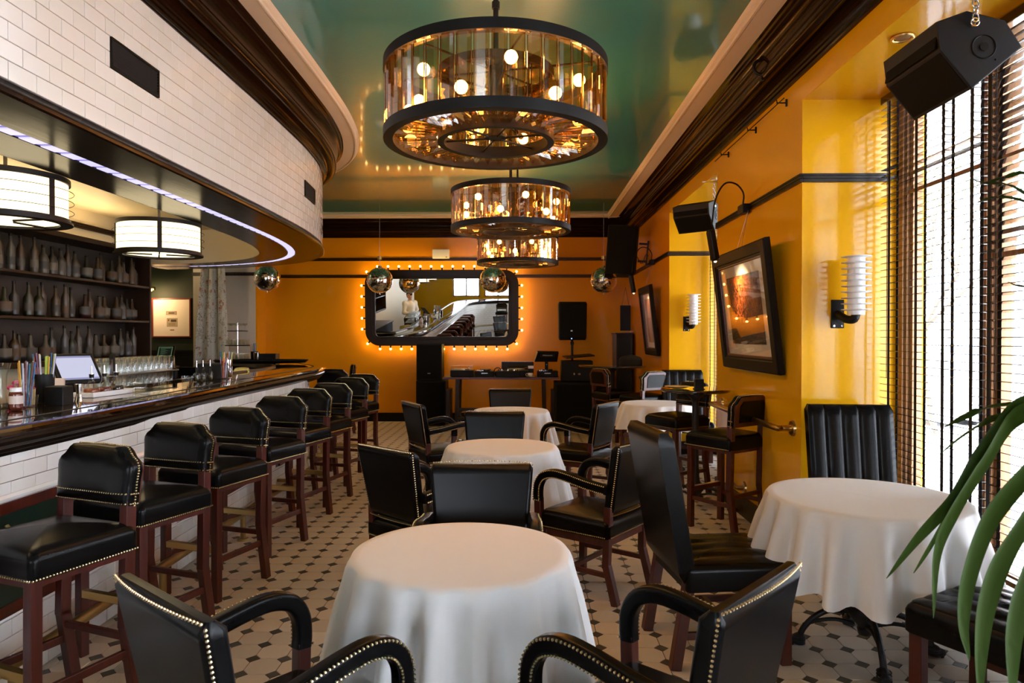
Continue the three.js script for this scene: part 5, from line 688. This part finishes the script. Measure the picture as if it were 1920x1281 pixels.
  const g0 = tb('clear tumbler lying on the bar just past the white tray', -2.45, 4.45, 0.4); g0.rotation.z = PI / 2 - 0.02; g0.position.y = BT + 0.037; [[-2.47, 4.62, 'second clear tumbler standing past the white tray'], [-2.52, 4.78, 'third clear tumbler standing past the white tray'], [-2.44, 4.95, 'fourth clear tumbler past the tray, by the orange reflection']].forEach(([x, d, l]) => tb(l, x, d, 0));
  // tablet till
  const ts = paintTex(64, 64, (x, w, h) => { x.fillStyle = '#c9cbe4'; x.fillRect(0, 0, w, h); x.fillStyle = '#8e92b8'; x.fillRect(0, 0, w, 5); x.fillRect(0, h - 5, w, 5); });
  t = item('till_tablet', 'tilted tablet till with a bright blank screen behind the bar', 'tablet', -2.90, 4.42, 0.89, 1.0); const ti = g => g.rotateX(-0.72).translate(0, 0.42, 0); obj('body', ti(box(0.265, 0.245, 0.025, 0, 0, 0, 0.008)), mBlack, t); obj('screen', ti(new THREE.PlaneGeometry(0.222, 0.195).translate(0, 0, 0.0135)), M(0.02, 0.02, 0.02, 0.2, 0, { emissive: new THREE.Color(1, 1, 1), emissiveMap: ts, emissiveIntensity: 0.95 }), t, { keepUV: true }); obj('stand', [bar([0, 0, -0.1], [0, 0.40, -0.03], 0.06, 0.03), box(0.2, 0.02, 0.18, 0, 0.01, -0.05, 0.004)], mBlack, t);
  { const l = new THREE.RectAreaLight(new THREE.Color(0.78, 0.8, 1), 0.8, 0.22, 0.19); l.position.set(-2.885, 1.325, -4.41); l.lookAt(-2.35, 1.85, -4.06); scene.add(l); }
  t = item('paper_stack', 'block of pale paper standing between straws and tablet', 'paper', -2.92, 4.25, 0.89, 0.3); obj('paper', box(0.10, 0.10, 0.03, 0, 0.32, 0, 0.002), M(0.62, 0.5, 0.42, 0.8), t); obj('holder', [box(0.13, 0.27, 0.08, 0, 0.135, 0, 0.006), cyl(0.06, 0.06, 0.02, 0.03, 0.26, 0.02, 24)], mSteel, t);
  // rack of upturned glasses
  t = item('glass_rack', 'dark two tier rack filled with clear glasses behind the bar', 'rack', -3.11, 5.36, 0.89); obj('shelf', [box(0.32, 0.02, 0.98, 0, 0.21, 0, 0.004), box(0.32, 0.008, 0.98, 0, 0.345, 0, 0.002)], mSteel, t); obj('post', box(0.03, 0.50, 0.03, 0.12, 0.25, 0.40, 0.004), mBlack, t); obj('post', box(0.03, 0.36, 0.03, -0.14, 0.18, -0.46, 0.004), mBlack, t); obj('post', box(0.03, 0.36, 0.03, 0.14, 0.18, -0.46, 0.004), mBlack, t);
  const gg = lathe([[0.030, 0.004], [0.037, 0.006], [0.034, 0.112], [0, 0.118], [0, 0.112], [0.031, 0.106], [0.0345, 0.008]], 22), g1 = thing('stacked_glass', 'upturned clear tumbler in the lower tier of the glass rack', 'glass', [0, 0, 0]); obj('glass', gg, mGlass, g1);
  for (let j = 0; j < 2; j++) for (let r = 0; r < 3; r++) for (let k = 0; k < 12; k++) { const p = [-3.0 - r * 0.085, j ? 1.241 : 1.112, -(4.92 + k * 0.08 + (r % 2) * 0.03)]; if (!j && !r && !k) { g1.position.set(...p); g1.userData.group = 'glasses in the lower tier of the rack'; } else dup(g1, p, 0, j ? 'upturned clear tumbler in the upper tier of the glass rack' : 'upturned clear tumbler in the lower tier of the glass rack', j ? 'glasses in the upper tier of the rack' : 'glasses in the lower tier of the rack'); }
  // small bitters bottles
  const bb = (l, x, d) => { const q = item('bitters_bottle', l, 'bottle', x, d); obj('glass', lathe([[0, 0.002], [0.024, 0.002], [0.026, 0.06], [0.01, 0.085], [0.009, 0.105]], 20), mGlass, q); obj('liquid', lathe([[0, 0.005], [0.021, 0.005], [0.022, 0.045], [0, 0.046]], 20), M(0.03, 0.025, 0.01, 0.15), q); obj('stopper', cyl(0.010, 0.010, 0.018, 0, 0.11, 0, 12), mBlack, q); obj('spout', cyl(0.003, 0.0045, 0.055, 0, 0.145, 0, 8), mChrome, q); };
  bb('small pourer bottle before the black boxes, left of three', -2.66, 5.56); bb('small pourer bottle before the black boxes, middle of three', -2.655, 5.66); bb('small pourer bottle before the black boxes, right of three', -2.65, 5.78);
  t = item('condiment_box', 'large black open box in the middle of the bar beside the steel straw cup', 'box', -2.72, 5.98, BT, 0.1); obj('body', box(0.20, 0.13, 0.20, 0, 0.065, 0, 0.005), mBlack, t); obj('rim', box(0.19, 0.006, 0.19, 0, 0.132, 0), mBlackSoft, t);
  t = item('white_tissue', 'crumpled white paper napkins behind the steel straw cup', 'napkin', -2.74, 6.3); obj('paper', [at(pillow(0.1, 0.1, 0.06, 0.03, 0.05), 0, 0, 0, 0.2, 0.4), at(pillow(0.07, 0.08, 0.05, 0.02, 0.05), 0.03, 0.05, 0.02, 0.5, 0.1, 0.3)], mWhite, t);
  t = item('striped_cloth', 'folded yellow striped cloth on the rear edge of the bar', 'cloth', -2.99, 7.25, 1.085, 0.35); obj('steel_bin', box(0.22, 0.195, 0.40, 0, -0.0975, 0, 0.006), mSteel, t); obj('cloth', at(pillow(0.16, 0.34, 0.055, 0.03, 0.02), 0, 0.012, 0), M(0.62, 0.55, 0.2, 0.9), t); for (let i = 0; i < 9; i++) obj('fold', at(pillow(0.158, 0.028, 0.02, 0.01, 0.012), 0, 0.068, -0.14 + i * 0.035), M(0.6 - 0.1 * (i % 2), 0.53 - 0.1 * (i % 2), 0.18, 0.9), t);
  t = item('round_tray', 'wide black tray set on the rear of the bar at its far curve', 'tray', -3.45, 9.0, BT + 0.016); obj('tray', lathe([[0, 0], [0.5, 0], [0.54, 0.04], [0.53, 0.042], [0.49, 0.008], [0, 0.008]], 48), mBlack, t); t.scale.set(1.1, 1, 0.5); t.rotation.y = 0.25;
  t = item('napkin_box', 'small black napkin box at the far curve of the bar', 'box', -3.60, 9.62); obj('body', box(0.28, 0.12, 0.16, 0, 0.06, 0, 0.004), mBlack, t); obj('opening', box(0.2, 0.004, 0.1, 0, 0.1205, 0), mBlackSoft, t);
  t = item('steel_shaker', 'bright steel cup beside the small black box at the far curve', 'shaker', -3.73, 9.55); obj('cup', lathe([[0, 0.002], [0.03, 0.002], [0.042, 0.14], [0.04, 0.14], [0.028, 0.008], [0, 0.008]], 28), mChrome, t);
  // three tier stand with flutes
  t = item('glass_stand', 'three tier steel stand of clear glasses before the pale pier', 'stand', -4.58, 10.95, 1.12); for (const [y, r] of [[0.02, 0.20], [0.24, 0.19], [0.47, 0.155]]) obj('tier', lathe([[0, y], [r, y], [r, y + 0.012], [0, y + 0.012]], 40), mDarkWood, t); obj('column', cyl(0.014, 0.014, 0.60, 0, 0.30, 0, 16), mChrome, t); obj('finial', ball(0.02, 0, 0.61, 0, 12), mChrome, t); obj('foot', lathe([[0, -1.1], [0.16, -1.1], [0.12, -0.2], [0.2, 0.005], [0.2, 0.02], [0, 0.02]], 32), mBlack, t);
  const fl = thing('small_glass', 'clear small glass on a lower tier of the three tier stand', 'glass', [0, 0, 0]); obj('glass', lathe([[0, 0.003], [0.022, 0.003], [0.028, 0.09], [0.0268, 0.09], [0.02, 0.01], [0, 0.01]], 18), mGlass, fl); let first = true;
  for (const [y, r, n, lab] of [[1.153, 0.165, 15, 0], [1.153, 0.10, 9, 0], [1.373, 0.155, 14, 0], [1.373, 0.09, 8, 0]]) for (let k = 0; k < n; k++) { const a = k / n * 2 * PI, p = [-4.58 + Math.cos(a) * r, y, -10.95 + Math.sin(a) * r]; if (first) { fl.position.set(...p); fl.userData.group = 'glasses on the lower tiers of the stand'; first = false; } else dup(fl, p, a); }
  const cp = thing('coupe_glass', 'clear coupe glass on the top tier of the stand', 'glass', [0, 0, 0]); obj('glass', lathe([[0, 0.003], [0.03, 0.003], [0.004, 0.01], [0.0035, 0.07], [0.03, 0.085], [0.045, 0.115], [0.0435, 0.115], [0.028, 0.089], [0, 0.078]], 22), mGlass, cp); for (let k = 0; k < 9; k++) { const a = k / 9 * 2 * PI, p = [-4.58 + Math.cos(a) * 0.115, 1.603, -10.95 + Math.sin(a) * 0.115]; if (!k) { cp.position.set(...p); cp.userData.group = 'coupes on the top tier of the stand'; } else dup(cp, p, a); }
}
{ // back bar shelving and its bottles
  const t = thing('back_bar', 'dark shelving unit of bottles on the wall behind the bar', 'shelving', [-4.6, 0, 0]); seed = 77;
  obj('back_board', box(0.02, 1.18, 4.73, 0.012, 1.87, -5.515), M(0.018, 0.013, 0.011, 0.5), t); obj('cabinet', box(0.5, 0.88, 4.73, 0.25, 0.44, -5.515, 0.01), mBlack, t); obj('worktop', box(0.54, 0.03, 4.75, 0.27, 0.895, -5.515, 0.006), mDarkWood, t);
  for (const y of [1.27, 1.68, 2.07]) obj('shelf', box(0.30, y < 1.3 ? 0.05 : 0.025, 4.73, 0.15, y, -5.515, 0.004), mDarkWood, t); obj('end_panel', box(0.31, 1.2, 0.03, 0.155, 1.87, -7.865, 0.004), mDarkWood, t); obj('end_panel', box(0.31, 1.2, 0.03, 0.155, 1.87, -3.15, 0.004), mDarkWood, t); obj('cornice', box(0.34, 0.05, 4.75, 0.17, 2.455, -5.515, 0.006), mDarkWood, t);
  const B = [[[0, 0], [0.036, 0], [0.038, 0.02], [0.038, 0.17], [0.016, 0.21], [0.013, 0.29], [0, 0.29]], [[0, 0], [0.044, 0], [0.046, 0.02], [0.046, 0.14], [0.03, 0.18], [0.015, 0.20], [0.014, 0.26], [0, 0.26]], [[0, 0], [0.05, 0], [0.055, 0.05], [0.045, 0.11], [0.02, 0.15], [0.016, 0.23], [0, 0.23]], [[0, 0], [0.032, 0], [0.033, 0.2], [0.014, 0.25], [0.012, 0.31], [0, 0.31]]];
  const col = [[0.008, 0.01, 0.004], [0.022, 0.009, 0.003], [0.03, 0.028, 0.026], [0.016, 0.004, 0.003], [0.045, 0.042, 0.036], [0.006, 0.01, 0.008], [0.03, 0.018, 0.007], [0.008, 0.008, 0.01]].map(c => M(...c, 0.35)), lab = [[0.085, 0.075, 0.06], [0.05, 0.045, 0.04], [0.06, 0.035, 0.02], [0.03, 0.03, 0.03]].map(c => M(...c, 0.7));
  const protos = B.map((p, i) => { const q = new THREE.Group(); obj('glass', lathe(p, 18), col[i], q); obj('label', cyl(p[2][0] + 0.0008, p[2][0] + 0.0008, 0.07, 0, 0.085, 0, 18), lab[i], q); obj('cap', cyl(0.015, 0.015, 0.025, 0, p[p.length - 1][1], 0, 12), mBlack, q); return q; });
  const rows = ['bottom', 'middle', 'top']; [1.297, 1.694, 2.084].forEach((y, s) => { for (let d = 5.25; d < 7.8; d += rr(0.11, 0.145)) { const q = protos[rnd() * 4 | 0].clone(), m = col[rnd() * 8 | 0]; q.children[0].material = m; q.children[1].material = lab[rnd() * 4 | 0]; q.name = numbered('shelf_bottle'); q.position.set(-4.43 + rr(-0.03, 0.05), y, -d); q.userData = { label: 'dim bottle standing on the ' + rows[s] + ' shelf of the back bar', category: 'bottle', group: 'bottles on the ' + rows[s] + ' back bar shelf' }; scene.add(q); } });
  const hr = thing('hanging_glass', 'stemmed glass hanging upside down under the back bar shelf', 'glass', [0, 0, 0]); obj('glass', lathe([[0, 0], [0.034, 0.002], [0.004, -0.008], [0.0035, -0.075], [0.03, -0.10], [0.038, -0.14], [0.032, -0.18], [0.0305, -0.18], [0.0365, -0.14], [0.028, -0.102], [0, -0.085]], 20), mGlass, hr); for (let k = 0; k < 14; k++) { const p = [-4.40, 1.243, -(6.2 + k * 0.11)]; if (!k) { hr.position.set(...p); hr.userData.group = 'stemmed glasses hanging under the back bar'; } else dup(hr, p, 0); }
}
// ---------------------------------------------------------------- potted palm at the right
{ const t = thing('potted_palm', 'potted palm whose long green leaves arch in from the lower right', 'plant', [0, 0, 0]), mLeaf = P(0.040, 0.078, 0.006, 0.75, 0, { specularIntensity: 0.25, transmission: 0.3, thickness: 0, side: THREE.DoubleSide }), mStem = M(0.10, 0.13, 0.03, 0.6);
  const L = [[[0.962,1.427,-1.25],[0.903,1.39,-1.3],[0.874,1.298,-1.36],[0.854,1.185,-1.42],[0.807,1.1,-1.45],[0.76,1.015,-1.47]],
  [[0.962,1.417,-1.25],[0.903,1.373,-1.3],[0.884,1.278,-1.36],[0.865,1.169,-1.42],[0.845,1.076,-1.44],[0.835,0.948,-1.43]],
  [[0.877,1.188,-1.43],[0.862,1.134,-1.45],[0.846,1.077,-1.47],[0.822,1.023,-1.48]],
  [[0.924,1.371,-1.2],[0.893,1.289,-1.25],[0.856,1.185,-1.3],[0.838,1.07,-1.33],[0.83,0.978,-1.33],[0.832,0.916,-1.31]],
  [[0.894,1.325,-1.15],[0.866,1.234,-1.2],[0.847,1.136,-1.25],[0.832,1.042,-1.27],[0.824,0.955,-1.27],[0.812,0.858,-1.25]],
  [[0.864,1.276,-1.1],[0.829,1.191,-1.13],[0.817,1.102,-1.16],[0.811,1.018,-1.17],[0.8,0.912,-1.15]],
  [[0.962,1.417,-1.25],[0.923,1.401,-1.3],[0.894,1.386,-1.36],[0.88,1.358,-1.42],[0.874,1.337,-1.46]],
  [[0.962,1.408,-1.25],[0.927,1.381,-1.32],[0.92,1.356,-1.4],[0.905,1.315,-1.46],[0.891,1.275,-1.5]],
  [[1.141,1.764,-1.5],[1.109,1.863,-1.6],[1.101,1.889,-1.68],[1.091,1.909,-1.72]],
  [[1.14,1.776,-1.5],[1.118,1.827,-1.58],[1.086,1.845,-1.62],[1.083,1.847,-1.68]],
  [[1.14,1.787,-1.5],[1.13,1.885,-1.58],[1.098,1.888,-1.62],[1.095,1.889,-1.68]],
  [[1.104,1.603,-1.45],[1.074,1.628,-1.5],[1.081,1.637,-1.55],[1.077,1.647,-1.57]],
  [[0.833,1.231,-1.05],[0.797,1.144,-1.07],[0.781,1.058,-1.08],[0.763,0.953,-1.06]]], W = [0.030, 0.034, 0.012, 0.042, 0.048, 0.05, 0.014, 0.012, 0.016, 0.012, 0.014, 0.008, 0.05];
  L.forEach((pts, i) => { const c = new THREE.CatmullRomCurve3(pts.map(p => V3(...p)), false, 'catmullrom', 0.5), n = 30, w = W[i], rings = [], eye = V3(0, 1.5, 0.3);
    for (let k = 0; k <= n; k++) { const f = k / n, p = c.getPoint(f), tg = c.getTangent(f), side = tg.clone().cross(V3(0.25, 0.45, 0.85)).normalize(), up = side.clone().cross(tg).normalize(), h = w / 2 * Math.pow(Math.sin(PI * Math.min(1, 0.18 + 0.82 * f) ), 0.75) + 0.0006, b = h * 0.35, q = (s, u) => { const v = p.clone().addScaledVector(side, s).addScaledVector(up, u); return [v.x, v.y, v.z]; };
      rings.push([q(-h, b), q(-h * 0.5, b * 0.35), q(0, 0), q(h * 0.5, b * 0.35), q(h, b), q(h * 0.5, b * 0.35 - 0.001), q(0, -0.0012), q(-h * 0.5, b * 0.35 - 0.001)]); }
    obj('leaflet', toCreasedNormals(loft(rings), 0.9), mLeaf, t); });
  const root = [1.5, 0.42, -1.05]; for (const e of [L[0][0], L[4][0], L[12][0], L[8][0], L[11][0]]) obj('stem', tube([root, [1.42, 0.42 + (e[1] - 0.42) * 0.6, -1.08], [e[0] + 0.16, e[1] + 0.09, e[2] + 0.05], e], 0.009, 7, 24), mStem, t);
  obj('pot', lathe([[0, 0], [0.16, 0], [0.21, 0.38], [0.225, 0.38], [0.225, 0.42], [0.2, 0.42], [0.19, 0.36], [0, 0.36]], 36, 1.5, 0, -1.05), M(0.25, 0.12, 0.06, 0.7), t); obj('soil', cyl(0.19, 0.19, 0.02, 1.5, 0.37, -1.05, 30), M(0.03, 0.02, 0.012, 0.95), t); }
// ---------------------------------------------------------------- the barkeeper, seen in the mirror
{ const X = -3.62, D = 2.75, t = thing('person', 'barkeeper in a white shirt standing behind the bar, reflected in the wall mirror', 'person', [X, 0, -D], facing(0.72, 0.7));
  const J = { hip: [0, 0.95, 0], chest: [0, 1.30, 0.02], neck: [0, 1.47, 0.0], head: [0, 1.63, 0.03], sl: [-0.19, 1.41, 0], sr: [0.19, 1.41, 0], el: [-0.25, 1.14, 0.06], er: [0.26, 1.13, 0.05], wl: [-0.12, 1.06, 0.28], wr: [0.13, 1.08, 0.27], hl: [-0.1, 0.90, 0], hr: [0.1, 0.90, 0], kl: [-0.11, 0.5, 0.03], kr: [0.11, 0.5, 0.01], al: [-0.12, 0.08, -0.02], ar: [0.12, 0.08, -0.03], tl: [-0.13, 0.03, 0.15], tr: [0.13, 0.03, 0.14] };
  const cap = (p, a, b, ra, rb) => { let dx = b[0] - a[0], dy = b[1] - a[1], dz = b[2] - a[2], f = ((p[0] - a[0]) * dx + (p[1] - a[1]) * dy + (p[2] - a[2]) * dz) / (dx * dx + dy * dy + dz * dz || 1); f = cl(f); return Math.hypot(p[0] - a[0] - dx * f, p[1] - a[1] - dy * f, p[2] - a[2] - dz * f) - (ra + (rb - ra) * f); };
  function skin(bones, lo, hi, cell, k = 0.035) { const s = Math.max(hi[0] - lo[0], hi[1] - lo[1], hi[2] - lo[2]), n = Math.min(110, Math.ceil(s / cell)), mc = new MarchingCubes(n, mBlack, false, false, 160000), c = lo.map((v, i) => (v + hi[i]) / 2), h = s / 2; mc.isolation = 0;
    for (let z = 0; z < n; z++) for (let y = 0; y < n; y++) for (let x = 0; x < n; x++) { const p = [x, y, z].map((v, i) => c[i] + (v - n / 2) / (n / 2) * h); let d = 9; for (const b of bones) { const q = cap(p, b[0], b[1], b[2], b[3]), m = Math.max(k - Math.abs(d - q), 0) / k; d = Math.min(d, q) - m * m * k * 0.25; } mc.field[x + y * n + z * n * n] = -d; }
    mc.update(); const g = new THREE.BufferGeometry(), N = mc.count; g.setAttribute('position', new THREE.BufferAttribute(new Float32Array(mc.positionArray.slice(0, N * 3)), 3)); g.setAttribute('normal', new THREE.BufferAttribute(new Float32Array(mc.normalArray.slice(0, N * 3)), 3)); g.scale(h, h, h).translate(...c); const nr = g.attributes.normal; for (let i = 0; i < nr.count; i++) { const l = Math.hypot(nr.getX(i), nr.getY(i), nr.getZ(i)) || 1; nr.setXYZ(i, nr.getX(i) / l, nr.getY(i) / l, nr.getZ(i) / l); } return g; }
  const arm = s => { const f = (a, b) => s < 0 ? J[a] : J[b], w = f('wl', 'wr'), o = [[f('el', 'er'), w, 0.038, 0.027]]; return o; };
  const hand = s => { const w = s < 0 ? J.wl : J.wr, pm = [w[0] - s * 0.015, w[1] - 0.02, w[2] + 0.075], o = [[w, pm, 0.026, 0.030]]; for (let i = 0; i < 4; i++) { const bx = pm[0] + (i - 1.5) * 0.019, L = [0.036, 0.042, 0.039, 0.030][i], a = [bx, pm[1] - 0.004, pm[2] + 0.024], b = [bx, pm[1] - 0.016, pm[2] + 0.024 + L * 0.8], c = [bx, pm[1] - 0.044, pm[2] + 0.024 + L * 0.9]; o.push([a, b, 0.0095, 0.0088], [b, c, 0.0088, 0.0078]); } const th = [pm[0] - s * 0.032, pm[1] - 0.004, pm[2] - 0.01], te = [th[0] - s * 0.012, th[1] - 0.022, th[2] + 0.04]; o.push([[pm[0] - s * 0.01, pm[1], pm[2] - 0.03], th, 0.016, 0.012], [th, te, 0.011, 0.009]); return o; };
  const face = [[[0, 1.62, 0.0], [0, 1.665, 0.0], 0.082, 0.088], [[0, 1.565, 0.045], [0, 1.60, 0.04], 0.045, 0.06], [[0, 1.635, 0.085], [0, 1.60, 0.108], 0.010, 0.014], [[-0.022, 1.572, 0.083], [0.022, 1.572, 0.083], 0.010, 0.010], [[-0.083, 1.62, 0.0], [-0.085, 1.645, -0.004], 0.014, 0.018], [[0.083, 1.62, 0.0], [0.085, 1.645, -0.004], 0.014, 0.018]];
  const mSkin = P(0.52, 0.28, 0.19, 0.5), body = obj('body', [skin([[J.hip, J.chest, 0.125, 0.13], [J.chest, J.neck, 0.10, 0.058], [J.neck, [0, 1.58, 0.02], 0.055, 0.055], [J.chest, J.sl, 0.07, 0.06], [J.chest, J.sr, 0.07, 0.06], [J.sl, J.el, 0.052, 0.042], [J.sr, J.er, 0.052, 0.042], ...arm(-1), ...arm(1), [J.hl, J.kl, 0.082, 0.058], [J.hr, J.kr, 0.082, 0.058], [J.kl, J.al, 0.055, 0.036], [J.kr, J.ar, 0.055, 0.036]], [-0.5, 0, -0.5], [0.5, 1.62, 0.5], 0.0155, 0.05), skin(face, [-0.13, 1.5, -0.13], [0.13, 1.77, 0.14], 0.004, 0.014), skin(hand(-1), [-0.24, 0.93, 0.22], [0.0, 1.15, 0.46], 0.004, 0.01), skin(hand(1), [0.0, 0.95, 0.22], [0.26, 1.16, 0.46], 0.004, 0.01)], mSkin, t);
  obj('shirt', skin([[[0, 0.92, 0], J.chest, 0.145, 0.148], [J.chest, [0, 1.45, 0], 0.125, 0.082], [J.chest, J.sl, 0.085, 0.078], [J.chest, J.sr, 0.085, 0.078], [J.sl, J.el, 0.07, 0.058], [J.sr, J.er, 0.07, 0.058], [J.el, J.wl, 0.056, 0.045], [J.er, J.wr, 0.056, 0.045]].map((b, i) => i < 6 ? b : [b[0], b[1].map((v, k) => b[0][k] + (v - b[0][k]) * 0.9), b[2], b[3]]), [-0.45, 0.7, -0.45], [0.45, 1.6, 0.45], 0.011, 0.045), M(0.78, 0.76, 0.72, 0.8), t);
  obj('trousers', skin([[J.hl, J.hr, 0.115, 0.115], [J.hl, J.kl, 0.098, 0.075], [J.hr, J.kr, 0.098, 0.075], [J.kl, J.al, 0.072, 0.06], [J.kr, J.ar, 0.072, 0.06]], [-0.5, 0.0, -0.5], [0.5, 1.05, 0.5], 0.014, 0.04), mBlackSoft, t); obj('shoe', skin([[J.al, J.tl, 0.048, 0.038]], [-0.25, -0.05, -0.15], [0.0, 0.2, 0.25], 0.009), mBlack, t); obj('shoe', skin([[J.ar, J.tr, 0.048, 0.038]], [0.0, -0.05, -0.15], [0.25, 0.2, 0.25], 0.009), mBlack, t);
  obj('apron', at(pillow(0.30, 0.55, 0.012, 0.04, 0.012), 0, 0.72, 0.135, PI / 2), mBlackSoft, t); obj('hair', skin([[[0, 1.69, -0.02], [0, 1.70, 0.035], 0.088, 0.07], [[0, 1.63, -0.045], [0, 1.68, -0.04], 0.072, 0.08]], [-0.14, 1.52, -0.16], [0.14, 1.8, 0.14], 0.005, 0.02), M(0.02, 0.012, 0.008, 0.7), body);
  for (const s of [-1, 1]) { obj('eye', ball(0.0125, s * 0.032, 1.632, 0.072, 12), mWhite, body); obj('eyebrow', bar([s * 0.018, 1.652, 0.086], [s * 0.048, 1.652, 0.076], 0.006, 0.006, 0), M(0.02, 0.012, 0.008, 0.8), body); }
}
scene.traverse(o => { if (o.isMesh) { o.castShadow = o.receiveShadow = true; } });
renderer.render(scene, camera);
